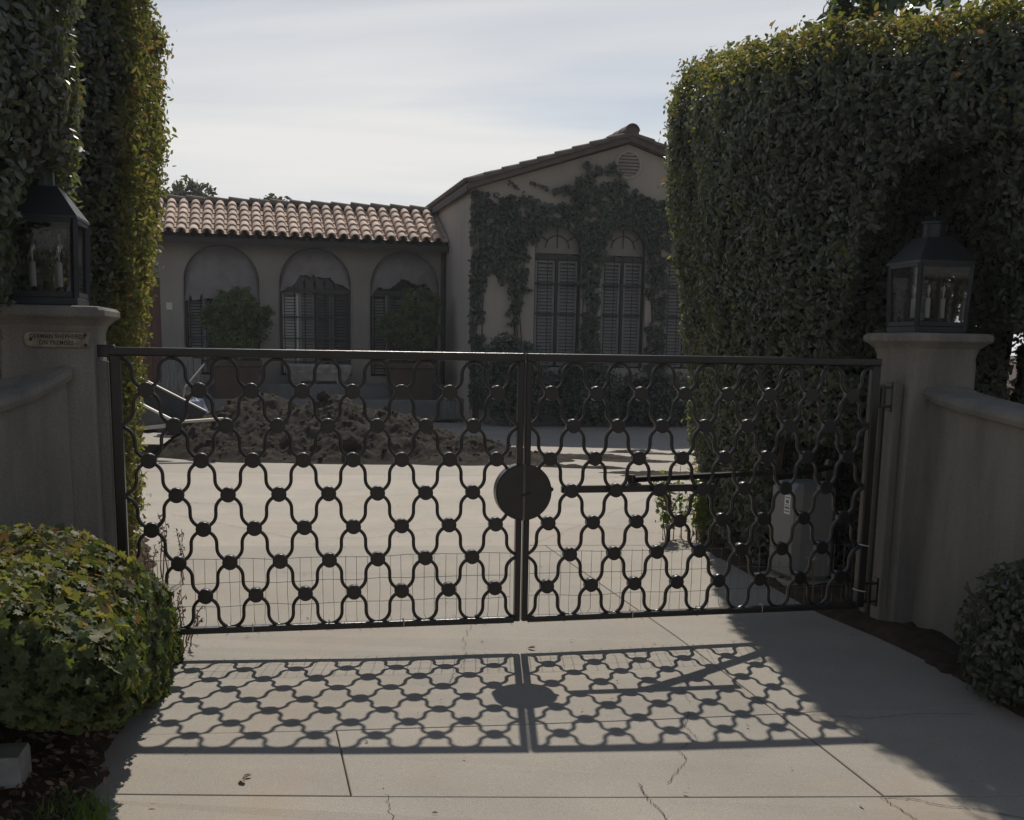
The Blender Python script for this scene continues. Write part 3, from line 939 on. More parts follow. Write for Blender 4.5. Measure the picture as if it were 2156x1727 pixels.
for k in range(16):
    M = FL @ Matrix.Translation((-4.1 + k * .435, RD_Y, RD_Z + .01 + rt.uniform(-.006, .006))) @ Matrix.Rotation(-PI / 2, 4, 'Z') @ Matrix.Rotation(-.055, 4, 'X')
    share('ridge_tile', ridge_me, roof, M)

# right wing ----------------------------------------------------------
HW, GZ0, GZP = 3.11, 4.42, 5.40           # half width, wall height at eave, at the peak
RW_ARCH = [(1.755, .482, 1.10, 3.382), (3.11, .465, 1.10, 3.417), (4.465, .465, 1.10, 3.417)]
b = MB()
arch_wall(b, 0, 6.22, -.2, 4.36, RW_ARCH, .16)
b.add([(0, 0, 4.36), (6.22, 0, 4.36), (6.22, 0, GZ0), (HW, 0, GZP), (0, 0, GZ0)], [(0, 1, 2, 3, 4)])
# angled side wall running back to the left wing
BK = Vector((0, 3.0, 0))
SIDE = Vector((-1.20, 3.05, 0))
E2 = (0, 7.9)
b.add([(0, 0, -.2), (0, 0, GZ0), (BK.x, BK.y, GZ0), (BK.x, BK.y, -.2)], [(0, 1, 2, 3)])
b.add([(BK.x, BK.y, -.2), (BK.x, BK.y, GZ0), (E2[0], E2[1], GZ0), (E2[0], E2[1], -.2)], [(0, 1, 2, 3)])
b.add([(6.22, 0, -.2), (6.22, 7, -.2), (6.22, 7, GZ0), (6.22, 0, GZ0)], [(0, 1, 2, 3)])
b.build('wall', 'right_wing_stucco', house, M=FR)
# recess and slot window in the side wall
# gable roof: two thick slopes with the rake overhang in front
OV, TH = .16, .11
eL, eR = -.10, 6.32
zsl = (5.55 - 4.51) / 3.21
def roof_z(x): return 5.55 - abs(x - HW) * zsl
b = MB()
bx, by = eL, 4.9
b.add([(eL, -OV, roof_z(eL)), (HW, -OV, 5.55), (HW, 8, 5.55), (bx, 8, roof_z(eL)), (bx, by, roof_z(eL)),
       (eL, -OV, roof_z(eL) - TH), (HW, -OV, 5.55 - TH), (HW, 8, 5.55 - TH), (bx, 8, roof_z(eL) - TH), (bx, by, roof_z(eL) - TH)],
      [(0, 1, 2, 3, 4), (9, 8, 7, 6, 5), (0, 5, 6, 1), (0, 4, 9, 5), (4, 3, 8, 9)])
b.add([(eR, -OV, roof_z(eR)), (HW, -OV, 5.55), (HW, 8, 5.55), (eR, 8, roof_z(eR)),
       (eR, -OV, roof_z(eR) - TH), (HW, -OV, 5.55 - TH), (HW, 8, 5.55 - TH), (eR, 8, roof_z(eR) - TH)],
      [(0, 3, 2, 1), (4, 5, 6, 7), (0, 1, 5, 4), (0, 4, 7, 3)])
groof = b.build('roof', 'ridge', house, M=FR)
b = MB()
zt_ = roof_z(eL)
for (p, q) in (((eL, -OV + .0), (bx, by)),):
    b.bar((p[0], p[1], zt_ - .10), (q[0], q[1], zt_ - .10), .03, .10)
b.build('fascia', 'eave_wood', groof, M=FR)
# rake tiles stepping up both edges
rake_len = .40
rk = MB()
nn_ = 9
slp = math.atan(zsl)
rake_me = barrel_mesh('rake_tile', .105, .092, .47, .018, 'ridge', n=8)
for side in (-1, 1):
    for k in range(nn_):
        t = k * math.cos(slp) * .362
        x = (eL + t) if side < 0 else (eR - t)
        z = roof_z(x)
        Mx = Matrix.Translation((x, -OV + .045, z + .0)) @ Matrix.Rotation(-PI / 2 if side < 0 else PI / 2, 4, 'Z') @ Matrix.Rotation(slp - .05, 4, 'X')
        share('rake_tile', rake_me, groof, FR @ Mx)
for k in range(12):
    M = FR @ Matrix.Translation((HW, -OV - .06 + k * .40, 5.60 + .005)) @ Matrix.Rotation(.03, 4, 'X')
    share('ridge_tile', ridge_me, groof, M)
# mortar plug closing the first ridge tile
b = MB(); b.lathe([(.001, 0), (.14, 0), (.14, .05), (.001, .05)], 20, Matrix.Translation((HW, -OV - .03, 5.60)) @ Matrix.Rotation(-PI / 2, 4, 'X')); b.build('ridge_plug', 'ridge', groof, M=FR)
# tile ends along the left eave
eb = MB()
nE = 24
for k in range(nE):
    t = k / (nE - 1)
    x = eL + (bx - eL) * t; y = -OV + .1 + (by + OV - .1) * t
    for j in range(2):
        M = Matrix.Translation((x - .05, y, zt_ + .02)) @ Matrix.Rotation(-PI / 2, 4, 'Z') @ Matrix.Rotation(slp, 4, 'X')
    b2 = MB()
    ring = []
    for yy, r in ((0, .072), (.6, .066)):
        ring.append([(-r * math.cos(PI * q / 6), yy, r * math.sin(PI * q / 6)) for q in range(7)])
    eb.loft(ring, True, M)
eb.build('eave_tile_ends', 'ridge', groof, M=FR, kind='stuff')
# round louvred vent
b = MB()
VX, VZ, VR = 3.118, 5.02, .225
b.lathe([(.001, 0), (VR + .06, 0), (VR + .06, .02), (VR + .035, .032), (VR, .032), (VR, .004), (.001, .004)], 32, Matrix.Translation((VX, -.0, VZ)) @ Matrix.Rotation(PI / 2, 4, 'X'))
vent = b.build('gable_vent', 'right_wing_stucco', house, M=FR)
b = MB(); b.lathe([(.001, 0), (VR - .002, 0), (VR - .002, .003), (.001, .003)], 32, Matrix.Translation((VX, -.006, VZ)) @ Matrix.Rotation(PI / 2, 4, 'X')); b.build('vent_back', 'window_dark', vent, M=FR)
for k in range(7):
    z = VZ - VR + (k + .6) * 2 * VR / 7.2
    hw = math.sqrt(max(.002, VR ** 2 - (z - VZ) ** 2)) - .008
    b = MB(); b.box((0, 0, 0), (2 * hw, .008, .040), Matrix.Translation((VX, -.022, z)) @ Matrix.Rotation(.6, 4, 'X')); b.build('slat', 'right_wing_stucco', vent, M=FR)

for c, r, zs, zp in RW_ARCH:
    b = MB(); n = 20
    fr = []
    for rad, y in ((r, .11), (r - .04, .11), (r - .04, .15), (r, .15)):
        fr.append([(c - rad, y, zs)] + [(c - rad * math.cos(PI * k / n), y, zp + rad * math.sin(PI * k / n)) for k in range(n + 1)] + [(c + rad, y, zs)])
    vs = [p for row in fr for p in row]; L = len(fr[0])
    b.add(vs, [(a * L + k, a * L + k + 1, ((a + 1) % 4) * L + k + 1, ((a + 1) % 4) * L + k) for a in range(4) for k in range(L - 1)])
    b.box((c, .128, 3.22), (2 * r - .08, .05, .085)); b.box((c, .128, 2.72), (2 * r - .08, .04, .04)); b.box((c, .128, 2.14), (2 * r - .08, .035, .03))
    b.box((c, .126, 2.2), (.05, .04, 2.2))
    # fanlight bars: inner half ring and rays
    b.tube([(c - .24 * math.cos(PI * k / 12), .128, zp + .02 + .24 * math.sin(PI * k / 12)) for k in range(13)], .010, 4)
    for a in (35, 90, 145):
        ca, sa = math.cos(math.radians(a)), math.sin(math.radians(a))
        r0 = 0.0 if a == 90 else .24
        b.tube([(c + r0 * ca, .128, zp + .02 + r0 * sa), (c + (r - .03) * ca, .128, zp + (r - .03) * sa)], .010, 4)
    win = b.build('window', 'window_frame', house, M=FR)
    b = MB()
    b.add([(c - r, .21, zs)] + [(c - r * math.cos(PI * k / n), .21, zp + r * math.sin(PI * k / n)) for k in range(n + 1)] + [(c + r, .21, zs)], [tuple(range(n + 3))])
    b.build('pane', 'window_dark', win, M=FR)
    b = MB()
    b.add([(c - r + .04, .155, 3.30), (c + r - .04, .155, 3.30)] + [(c + (r - .04) * math.cos(PI * k / n), .155, zp + (r - .04) * math.sin(PI * k / n)) for k in range(n + 1)], [tuple(range(n + 3))])
    b.build('fanlight_pane', 'fanlight', win, M=FR)
    for k in (0, 1):
        b = MB()
        x0 = c - r + .05 if k == 0 else c + .03
        louvres(b, x0, x0 + r - .08, zs + .03, 3.17, .175, pitch=.066, slat=.085)
        b.build('shutter', 'shutter', win, M=FR)
    b = MB()
    for k in range(5):
        x = c - r + .08 + k * (2 * r - .16) / 4
        b.tube([(x, .06, zs + .02), (x, .06, 3.3)], .008, 4)
    b.box((c, .06, 1.35), (2 * r - .1, .014, .02))
    b.build('grille', 'iron', win, M=FR)

# steps up to the arcade -----------------------------------------------
terr = empty('front_steps', (-4.2, 23.4, 0), 0, 'broad grey stone steps under the arched windows', 'steps')
b = MB(); b.box((.06, -.35, .32), (6.0, .69, .66), bev=.02); b.build('upper_step', 'step_stone', terr, M=FL)
b = MB(); b.box((.06, -1.15, .17), (6.0, .90, .42), bev=.02); b.build('lower_step', 'step_stone', terr, M=FL)


def fpos(F, x, y, z):
    return F @ Vector((x, y, z))


# stone trough under the middle arch
p = fpos(FL, .26, -.42, .655)
tr = empty('stone_trough', p, YAW, 'pale carved stone trough under the middle arched window', 'planter')
b = MB()
b.loft([[(-.56, -.13, .06), (.56, -.13, .06), (.56, .13, .06), (-.56, .13, .06)], [(-.66, -.17, .22), (.66, -.17, .22), (.66, .17, .22), (-.66, .17, .22)],
        [(-.69, -.19, .36), (.69, -.19, .36), (.69, .19, .36), (-.69, .19, .36)], [(-.66, -.17, .40), (.66, -.17, .40), (.66, .17, .40), (-.66, .17, .40)]])
bd = b.build('basin', 'trough_stone', tr)
for x in (-.35, 0, .35):
    b = MB()
    ring = [[(x - .15 * math.cos(PI * k / 8), -.165 - d, .33 - .13 * math.sin(PI * k / 8) * s_) for k in range(9)] for d, s_ in ((.0, .3), (.03, .8), (.02, 1.0))]
    b.loft(ring, False, closed=False); b.build('swag', 'trough_stone', tr)
for x in (-.45, .45):
    b = MB(); b.box((x, 0, .035), (.16, .24, .07), bev=.01); b.build('foot', 'trough_stone', tr)


def ellipsoid_pts(c, rad, n, noise=.15, seed=0, zmin=-1.0):
    r_ = np.random.default_rng(seed)
    d = r_.normal(0, 1, (n, 3)); d /= np.linalg.norm(d, axis=1)[:, None]
    d = d[d[:, 2] > zmin]
    k = 1 + noise * fbm(d + seed * 3.3, 2.2, 3)
    rr = k * r_.uniform(.72, 1.04, len(d))
    P = np.array(c) + d * np.array(rad) * rr[:, None]
    return P, d


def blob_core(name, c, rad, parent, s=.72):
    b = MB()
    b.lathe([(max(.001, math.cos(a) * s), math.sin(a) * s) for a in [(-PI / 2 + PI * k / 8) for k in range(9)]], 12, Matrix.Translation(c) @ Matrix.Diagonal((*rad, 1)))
    o = b.build(name, 'hedge_core', parent, M=Matrix.Identity(4)); o['kind'] = 'stuff'  # added core that blocks light behind the leaves


def planter_tree(x, y, crowns, label, seed, lean=0):
    p = fpos(FL, x, y, .38)
    t = empty('potted_tree', p, YAW, label, 'potted tree', 'potted trees on the front steps')
    b = MB(); b.loft([[(sx * w, sy * w, z) for sx, sy in ((-1, -1), (1, -1), (1, 1), (-1, 1))] for w, z in ((.38, 0), (.46, .62), (.50, .64), (.50, .74), (.43, .74), (.40, .68))]); b.build('planter', 'terracotta', t)
    b = MB(); b.box((0, 0, .66), (.82, .82, .03)); b.build('soil', 'soil', t)
    top = Vector((lean, 0, 1.45))
    b = MB(); b.tube([(0, 0, .62), (lean * .3 + .02, .02, .95), (lean, 0, 1.25), tuple(top)], [.035, .03, .028, .02], 7); b.build('trunk', 'bark', t)
    PP, NN = [], []
    for i, (cx, cz, rx, rz, n) in enumerate(crowns):
        c = fpos(FL, x + cx, y, cz)
        P, d = ellipsoid_pts(c, (rx * .98, rx * .85, rz * .95), int(n * 1.0), .45, seed + i)
        PP.append(P); NN.append(d)
        blob_core('crown_core', c, (rx, rx * .85, rz), t, .45)
    foliage_obj('crown', np.concatenate(PP), np.concatenate(NN), .085, 'topiary_leaf', t, 'oval', tilt=1.0)


planter_tree(-1.39, -1.15, [(.02, 2.12, .46, .40, 2600), (-.30, 1.95, .36, .30, 1300), (.38, 2.0, .36, .28, 1300), (.05, 1.65, .48, .36, 1500)], 'round leafy tree in a square terracotta planter left of the middle arch', 21)
planter_tree(2.10, -1.15, [(.12, 2.28, .36, .36, 1900), (.36, 2.25, .28, .34, 900), (-.32, 1.86, .38, .28, 1500), (.10, 1.75, .50, .40, 2000)], 'lopsided leafy tree in a square terracotta planter beside the downspout', 31)

# ivy over the gable -----------------------------------------------------
ivy = empty('climbing_ivy', fpos(FR, 3.1, -.05, 0), 0, 'dark ivy sheet covering the gable wall around the three windows', 'ivy')


def ivy_keep(s, z, nz):
    top = 4.36 + .30 * np.exp(-((s - 2.9) / .75) ** 2) + .10 * np.sin(s * 3) * (s > 1.2) - .28 * (s > 4.0) + .10 * nz
    k = (z < top) & (z > 3.45 + .22 * nz) & (s > .05)
    # column at the left corner and its swelling towards the first window
    k |= (s > -.02) & (s < .34 + .16 * nz) & (z < 4.3)
    k |= (s < 1.12 - .12 * nz) & (s > 0) & (z > 2.75 + .35 * nz + .55 * np.abs(s - .75)) & (z < top)
    k |= (np.abs(s - .86 - .05 * nz) < .17 - .05 * (3 - z)) & (z > 1.9) & (z < 3)
    k |= (np.abs(s - 1.13) < .05 + .04 * nz) & (z > 1.9) & (z < 2.6) & (nz > .1)
    # drapes between the windows
    for c in (2.37, 3.72, 5.05):
        k |= (np.abs(s - c + .06 * nz) < .17 + .10 * nz + .07 * (z > 3.1)) & (z < 3.6)
    # keep the panes mostly clear
    for c, r, zs, zp in ((1.716, .471, 1, 3.382), (3.04, .455, 1, 3.417), (4.367, .455, 1, 3.417)):
        ins = (np.abs(s - c) < r - .03) & (z < zp)
        ins |= ((s - c) ** 2 + (z - zp) ** 2 < (r - .04) ** 2) & (z >= zp)
        k &= ~(ins & (nz < .62 - .9 * np.maximum(0, z - 3.55)))
    # trailing runners on the bare gable
    for (a0, z0, a1, z1, w) in ((1.9, 4.62, 2.75, 4.98, .05), (2.2, 4.95, 2.85, 4.85, .06), (.62, 4.62, 1.0, 4.42, .035), (1.15, 4.58, 1.75, 4.40, .03), (1.6, 4.45, 2.6, 4.62, .10)):
        t = np.clip(((s - a0) * (a1 - a0) + (z - z0) * (z1 - z0)) / ((a1 - a0) ** 2 + (z1 - z0) ** 2), 0, 1)
        k |= np.hypot(s - a0 - t * (a1 - a0), z - z0 - t * (z1 - z0)) < w * (1 + .6 * nz)
    return k


n = 60000
S = RNG.uniform(-.1, 6.2, n); Z = RNG.uniform(.3, 5.1, n)
nz = fbm(np.stack([S, Z, S * 0], 1), 2.2, 3)
fine = fbm(np.stack([S, Z, S * 0 + 5], 1), 8, 2)
k = ivy_keep(S / 1.0225, Z, nz + .45 * fine) & (fine > -.55) & (RNG.random(n) < .92)
S, Z, nz = S[k], Z[k], nz[k]
dep = -(RNG.uniform(.01, .10, len(S)) + .10 * np.clip(nz + .3, 0, 1) * RNG.random(len(S)))
Pl = np.stack([S, dep, Z, np.ones(len(S))], 1) @ np.array(FR).T
nr = np.tile(np.array(FR.to_3x3() @ Vector((0, -1, .25))), (len(S), 1))
foliage_obj('foliage', Pl[:, :3], nr, .075, 'vine_leaf', ivy, 'broad', tilt=.6, droop=1.2, jit=.55)
b = MB()
rv = random.Random(9)
for k in range(14):
    s = rv.choice([.12, .2, 2.35, 2.4, 3.7, 3.75, .9]) + rv.uniform(-.05, .05)
    pts = [(s, -.02, .1)]
    for q in range(9):
        pts.append((pts[-1][0] + rv.uniform(-.06, .06), -.02, .5 + q * .43))
    b.tube(pts, [.018 - .0015 * i for i in range(10)], 5)
b.build('stem', 'bark', ivy, M=FR)


def shrub(name, F, x, y, blobs, size, m, label, cat='shrub', seed=0, shape='oval', group=None, base_z=0.0):
    p = fpos(F, x, y, base_z)
    t = empty(name, p, 0, label, cat, group)
    PP, NN = [], []
    for i, (bx_, by_, bz_, rx, ry, rz, n_) in enumerate(blobs):
        c = fpos(F, x + bx_, y + by_, bz_)
        P, d = ellipsoid_pts(c, (rx, ry, rz), n_, .25, seed + i)
        PP.append(P); NN.append(d); blob_core('light_block_core', c, (rx, ry, rz), t)
    foliage_obj('foliage', np.concatenate(PP), np.concatenate(NN), size, m, t, shape, tilt=.7)
    b = MB()
    for k in range(4):
        a = k * 1.7 + seed
        b.tube([(.03 * math.cos(a), .03 * math.sin(a), -.05), (.10 * math.cos(a), .10 * math.sin(a), .25), (.2 * math.cos(a), .2 * math.sin(a), .6)], [.02, .016, .01], 5)
    b.build('stem', 'bark', t)
    return t


shrub('shrub', FR, .75, -.75, [(0, 0, .75, .75, .5, .85, 2600), (-.1, .1, 1.35, .45, .4, .35, 1200)], .085, 'vine_leaf', 'rounded dark shrub at the left foot of the ivy gable', seed=41)
shrub('shrub', FR, 2.1, -.8, [(0, 0, .65, .75, .55, .85, 2600)], .085, 'vine_leaf', 'dark low shrub below the first gable window', seed=45)
shrub('shrub', FR, 3.5, -.8, [(0, 0, .5, .85, .55, .65, 2400)], .085, 'vine_leaf', 'dark low shrub below the second gable window', seed=48)
shrub('shrub', FR, 5.0, -.8, [(0, 0, .5, .85, .55, .7, 2400)], .085, 'vine_leaf', 'dark low shrub at the gable beside the tall clipped hedge', seed=51)

# trees beyond the roof ---------------------------------------------------
def far_tree(x, y, h, crowns, label, seed, size=.26):
    t = empty('tree', (x, y, 0), 0, label, 'tree')
    b = MB(); b.tube([(0, 0, -.2), (.1, 0, h * .4), (-.05, .1, h * .8)], [.25, .18, .08], 8)
    for k in range(5):
        a = k * 1.3
        b.tube([(0, 0, h * .55), (.5 * math.cos(a), .5 * math.sin(a), h * .75), (1.0 * math.cos(a), 1.0 * math.sin(a), h * .92)], [.08, .05, .02], 6)
    b.build('trunk', 'bark', t)
    PP, NN = [], []
    for i, (cx, cz, rx, rz, n_) in enumerate(crowns):
        P, d = ellipsoid_pts((x + cx, y, cz), (rx, rx, rz), n_, .5, seed + i); PP.append(P); NN.append(d)
    foliage_obj('crown', np.concatenate(PP), np.concatenate(NN), size, 'tree_leaf', t, 'oval', tilt=1.0)


far_tree(-13.6, 48.0, 7.8, [(-.1, 7.55, .62, .55, 170), (-.75, 7.3, .5, .4, 110), (.55, 7.45, .5, .5, 120), (0, 6.8, 1.4, .7, 500)], 'dark treetop showing above the left end of the tiled roof', 61)
far_tree(-10.7, 50.0, 7.5, [(0, 7.5, .45, .22, 60), (.6, 7.45, .4, .2, 50), (0, 6.95, 1.2, .45, 300)], 'small treetop just peeping over the middle of the tiled roof', 66)

# ================================================================== GATE
GX, GY, ROW0 = 0.0483, 5.5437, CAM_H - 0.0697
P_, Q_, GAP = 0.235, 0.16296, 0.01865


def wave_path(col_even_left, n=9):
    """centre line of one serpentine bar as (u, row) with u in 0..1 across its gap"""
    pts = []
    for r in range(8):
        at_even = (r % 2 == 0)
        start_left = at_even == col_even_left
        u0 = 0.0 if start_left else 1.0
        sg = 1 if start_left else -1
        v = .46
        seg = []
        first_arch, last_arch = r == 0, r == 7
        for k in range(n):
            t = k / n
            if first_arch:
                th = t * PI / 2; x = .5 * math.sin(th); z = .10 + .36 * (1 - math.cos(th))
            else:
                x = .5 * (1 - (1 - t) ** 2.6); z = v * t
            seg.append((x, z))
        seg.append((.5, .46 if first_arch else v))
        seg2 = []
        for k in range(n, -1, -1):
            t = k / n
            if last_arch:
                th = t * PI / 2; x = .5 * math.sin(th); z = .05 + .36 * (1 - math.cos(th))
            else:
                x = .5 * (1 - (1 - t) ** 2.6); z = v * t
            seg2.append((1 - x, 1 - z))
        for x, z in seg + seg2:
            pts.append((u0 + sg * x, r + z))
    out = [pts[0]]
    for p in pts[1:]:
        if abs(p[0] - out[-1][0]) + abs(p[1] - out[-1][1]) > 1e-4: out.append(p)
    return out


def ribbon(path, w, d):
    """sweep a softened rectangular section along a path in the x-z plane"""
    b = MB(); rings = []
    prof = [(.5 * math.copysign(abs(math.cos(q)) ** .7, math.cos(q)), .5 * math.copysign(abs(math.sin(q)) ** .7, math.sin(q))) for q in [2 * PI * k / 12 for k in range(12)]]
    for i, p in enumerate(path):
        t = Vector(path[min(i + 1, len(path) - 1)]) - Vector(path[max(i - 1, 0)]); t.normalize()
        nn = Vector((-t.y, t.x))
        rings.append([(p[0] + nn.x * a * w, c * d, p[1] + nn.y * a * w) for a, c in prof])
    return b.loft(rings, True)


bar_me = {}
for el in (True, False):
    path = [(u * P_ / 2, -r * Q_) for u, r in wave_path(el)]
    bar_me[el] = ribbon(path, .0165, .022).mesh('wave_bar', 'iron', True)
b = MB(); b.lathe([(.001, -.020), (.0325, -.020), (.0340, -.0195), (.0353, -.0182), (.036, -.0165), (.036, .0165), (.0353, .0182), (.0340, .0195), (.0325, .020), (.001, .020)], 28, Matrix.Rotation(PI / 2, 4, 'X'))
disc_me = b.mesh('disc', 'iron', 'edge')


def half_disc(left):
    b = MB(); n = 24
    sg = -1 if left else 1
    pts = [(sg * .005, .142)] + [(sg * max(.005, .142 * math.sin(PI * k / n)), .142 * math.cos(PI * k / n)) for k in range(1, n)] + [(sg * .005, -.142)]
    rings = []
    for y, k in ((-.040, .96), (-.034, 1.0), (.034, 1.0), (.040, .96)):
        rings.append([(x * k if abs(x) > .006 else x, y, z * k) for x, z in pts])
    return b.loft(rings, True)


def rail(p, q, w, h, r=.008):
    """square tube with rounded edges from p to q; w in depth, h across"""
    p, q = Vector(p), Vector(q); t = (q - p).normalized()
    a = Vector((0, 1, 0)); c = t.cross(a)
    prof = []
    for sx, sy, a0 in ((1, 1, 0), (-1, 1, 90), (-1, -1, 180), (1, -1, 270)):
        for k in range(5):
            th = math.radians(a0 + 22.5 * k)
            prof.append((sx * (w / 2 - r) + r * math.cos(th), sy * (h / 2 - r) + r * math.sin(th)))
    b = MB()
    L = (q - p).length
    rings = [[tuple(o + a * x * k + c * y * k) for x, y in prof] for o, k in ((p, .8), (p + t * .002, 1), (p + t * .01, 1), (q - t * .01, 1), (q - t * .002, 1), (q, .8))]
    return b.loft(rings, True)


def gate_leaf(left, yaw, label):
    sg = -1 if left else 1
    t = empty('gate_leaf', (GX, GY, gz(GX)), yaw, label, 'gate', 'iron driveway gate leaves')
    W = WORLD_M[t.name]
    z0 = ROW0 - gz(GX)
    s_in, s_out = sg * GAP, sg * (GAP + 8 * P_)
    L = 8 * P_
    zc, zb_ = z0 + .012, z0 - 8 * Q_ - .012
    rail((sg * (GAP + .001), 0, zb_), (sg * (GAP + .001), 0, z0 - .009), .045, .029, .006).build('stile', 'iron', t, smooth='edge')
    rail((sg * (GAP + L + .014), 0, zb_), (sg * (GAP + L + .014), 0, z0 - .009), .048, .048).build('stile', 'iron', t, smooth='edge')
    xa, xb = sorted((sg * (GAP - .0135), sg * (GAP + L + .038)))
    rail((xa, 0, z0 + .010), (xb, 0, z0 + .010), .05, .040).build('top_rail', 'iron', t, smooth='edge')
    xa, xb = sorted((sg * (GAP + .0165), sg * (GAP + L - .0105)))
    rail((xa, 0, z0 - 8 * Q_ - .004), (xb, 0, z0 - 8 * Q_ - .004), .044, .032).build('bottom_rail', 'iron', t, smooth='edge')
    base = -(GAP + L) if left else GAP
    for j in range(16):
        M = W @ Matrix.Translation((base + j * P_ / 2, 0, z0))
        share('wave_bar', bar_me[j % 2 == 0], t, M)
    for r in range(1, 8):
        for j in (range(1, 16, 2) if r % 2 else range(2, 15, 2)):
            share('disc', disc_me, t, W @ Matrix.Translation((base + j * P_ / 2, 0, z0 - r * Q_)))
    half_disc(left).build('lock_plate', 'iron', t, M=W @ Matrix.Translation((0, 0, z0 - 4 * Q_)))
    # welded wire panel tied over the lower part
    rw = random.Random(5 if left else 6)
    b = MB()
    x0, x1 = (base + .02, base + L - .03) if left else (base + .03, base + L - .02)
    nv = int((x1 - x0) / .054)
    for k in range(nv + 1):
        x = x0 + (x1 - x0) * k / nv + rw.uniform(-.004, .004)
        zt, zb = z0 - 5.93 * Q_ + rw.uniform(-.003, .003), z0 - 8 * Q_ - rw.uniform(.02, .045) if rw.random() < .85 else z0 - 8 * Q_
        hook = rw.uniform(-.025, .025)
        pts = [(x, .032, zt), (x + rw.uniform(-.006, .006), .034, z0 - 7 * Q_), (x + rw.uniform(-.004, .004), .036, z0 - 7.8 * Q_), (x + hook * .4, .038, zb + .012), (x + hook, .036, zb)]
        b.tube(pts, .0013, 4)
    for zz in (5.95, 6.65, 7.35):
        pts = [(x0 + (x1 - x0) * k / 14, .030 + rw.uniform(-.002, .002), z0 - zz * Q_ + rw.uniform(-.006, .006)) for k in range(15)]
        b.tube(pts, .0013, 4)
    o = b.build('wire_panel', 'galvanised', t)
    for k in range(5):
        b = MB(); x = x0 + (k + .5) * (x1 - x0) / 5
        b.lathe([(.026, -.002), (.028, 0), (.026, .002)], 10, Matrix.Translation((x, 0, z0 - 8 * Q_)) @ Matrix.Rotation(PI / 2, 4, 'Y'), caps=False); b.build('cable_tie', 'zip' if k % 2 else 'iron', t)
    return t, z0


gl, z0L = gate_leaf(True, .2144, 'left leaf of the black iron driveway gate with wavy bars and discs')
gr, z0R = gate_leaf(False, .2344, 'right leaf of the black iron driveway gate carrying the opener bar')
# hinges
b = MB()
b.box((-(GAP + 8 * P_ + .06), 0, z0L + .012), (.10, .045, .055), bev=.004); b.build('hinge', 'iron', gl)
for zz in (-1.05, -7.6):
    b = MB()
    xs_ = GAP + 8 * P_ + .06
    b.lathe([(.001, -.05), (.016, -.05), (.016, .05), (.001, .05)], 10, Matrix.Translation((xs_ + .01, 0, z0R + zz * Q_)))
    for dz in (-.05, .05):
        b.box((xs_ + .02, .01, z0R + zz * Q_ + dz), (.085, .03, .014), bev=.002)
    b.box((xs_ + .062, .02, z0R + zz * Q_), (.012, .05, .16))
    b.build('hinge', 'iron', gr)
b = MB(); b.box((GAP + .49 + .117, .03, z0R - 4 * Q_ + .004), (.83, .03, .036), bev=.003); b.build('mounting_bar', 'iron', gr)
for xx, zz in ((GAP + 8 * P_ + .014, -5.95), (GAP + 8 * P_ + .014, -7.5)):
    b = MB(); b.lathe([(.036, -.003), (.039, 0), (.036, .003)], 12, Matrix.Translation((xx, 0, z0R + zz * Q_)) @ Matrix.Rotation(.2, 4, 'Y'), caps=False)
    b.build('cable_tie', 'zip', gr)
# small centre latch and knob
b = MB(); b.box((.0, -.046, z0R - 4 * Q_ - .012), (.03, .012, .012), bev=.003); b.tube([(.01, -.05, z0R - 4 * Q_ - .012), (.03, -.055, z0R - 4 * Q_ - .004)], .004, 5); b.build('latch', 'iron', gr)
b = MB(); b.lathe([(.001, -.012), (.012, -.012), (.012, .012), (.001, .012)], 10, Matrix.Translation((.146, -.0, z0R - 4 * Q_ + .01)) @ Matrix.Rotation(PI / 2, 4, 'X')); b.build('knob', 'iron', gr)

# gate opener -------------------------------------------------------------
op = empty('gate_opener', (1.912, 7.278, 0), .28, 'grey gate opener cabinet with a white sticker and a folding arm', 'gate opener')
FO = WORLD_M[op.name]
b = MB(); b.box((0, 0, .355), (.30, .36, .64), bev=.04); b.build('cabinet', 'cabinet', op, smooth=False)
b = MB(); b.box((0.0, 0, .0), (.36, .42, .08), bev=.01); b.build('concrete_pad', 'concrete', op)
b = MB(); b.lathe([(.045, 0, ), (.045, .70), (.075, .70), (.075, .75), (.05, .82), (.001, .83)], 14, Matrix.Translation((.20, 0, 0))); b.build('drive_head', 'iron', op)
b = MB(); b.box((-.1515, -.06, .535), (.003, .075, .125)); st = b.build('sticker', 'sticker', op)
for k, (dz, h) in enumerate(((.045, .006), (.018, .020), (-.004, .004), (-.022, .012), (-.045, .008))):
    b = MB(); b.box((-.1535, -.06, .535 + dz), (.001, .06 if k != 1 else .035, h)); b.build('print', 'print_grey', st, M=FO)
b = MB(); b.lathe([(.009, -.003), (.012, 0), (.009, .003)], 10, Matrix.Translation((-.155, .0, .14)) @ Matrix.Rotation(PI / 2, 4, 'Y'), caps=False); b.build('lock_ring', 'steel', op)
FGR = WORLD_M[gr.name]
pa = FGR @ Vector((.60, .075, z0R - 4 * Q_ + .045))
pe = Vector((1.60, 6.67, .80)); ph = FO @ Vector((.20, 0, .80))
b = MB(); b.bar(pa, pe, .055, .026); b.build('arm', 'iron', op, M=Matrix.Identity(4))
e1 = pe + (pe - ph).normalized() * .10; e1.z += .0
b = MB(); b.bar(e1 + Vector((0, 0, -.03)), ph + Vector((0, 0, -.03)), .055, .026); b.build('arm', 'iron', op, M=Matrix.Identity(4))
b = MB()
b.box((.60, .06, z0R - 4 * Q_ + .022), (.075, .06, .012)); b.lathe([(.001, 0), (.02, 0), (.02, .05), (.001, .05)], 10, Matrix.Translation((.60, .075, z0R - 4 * Q_ + .02)))
b.build('arm_bracket', 'iron', op, M=FGR)

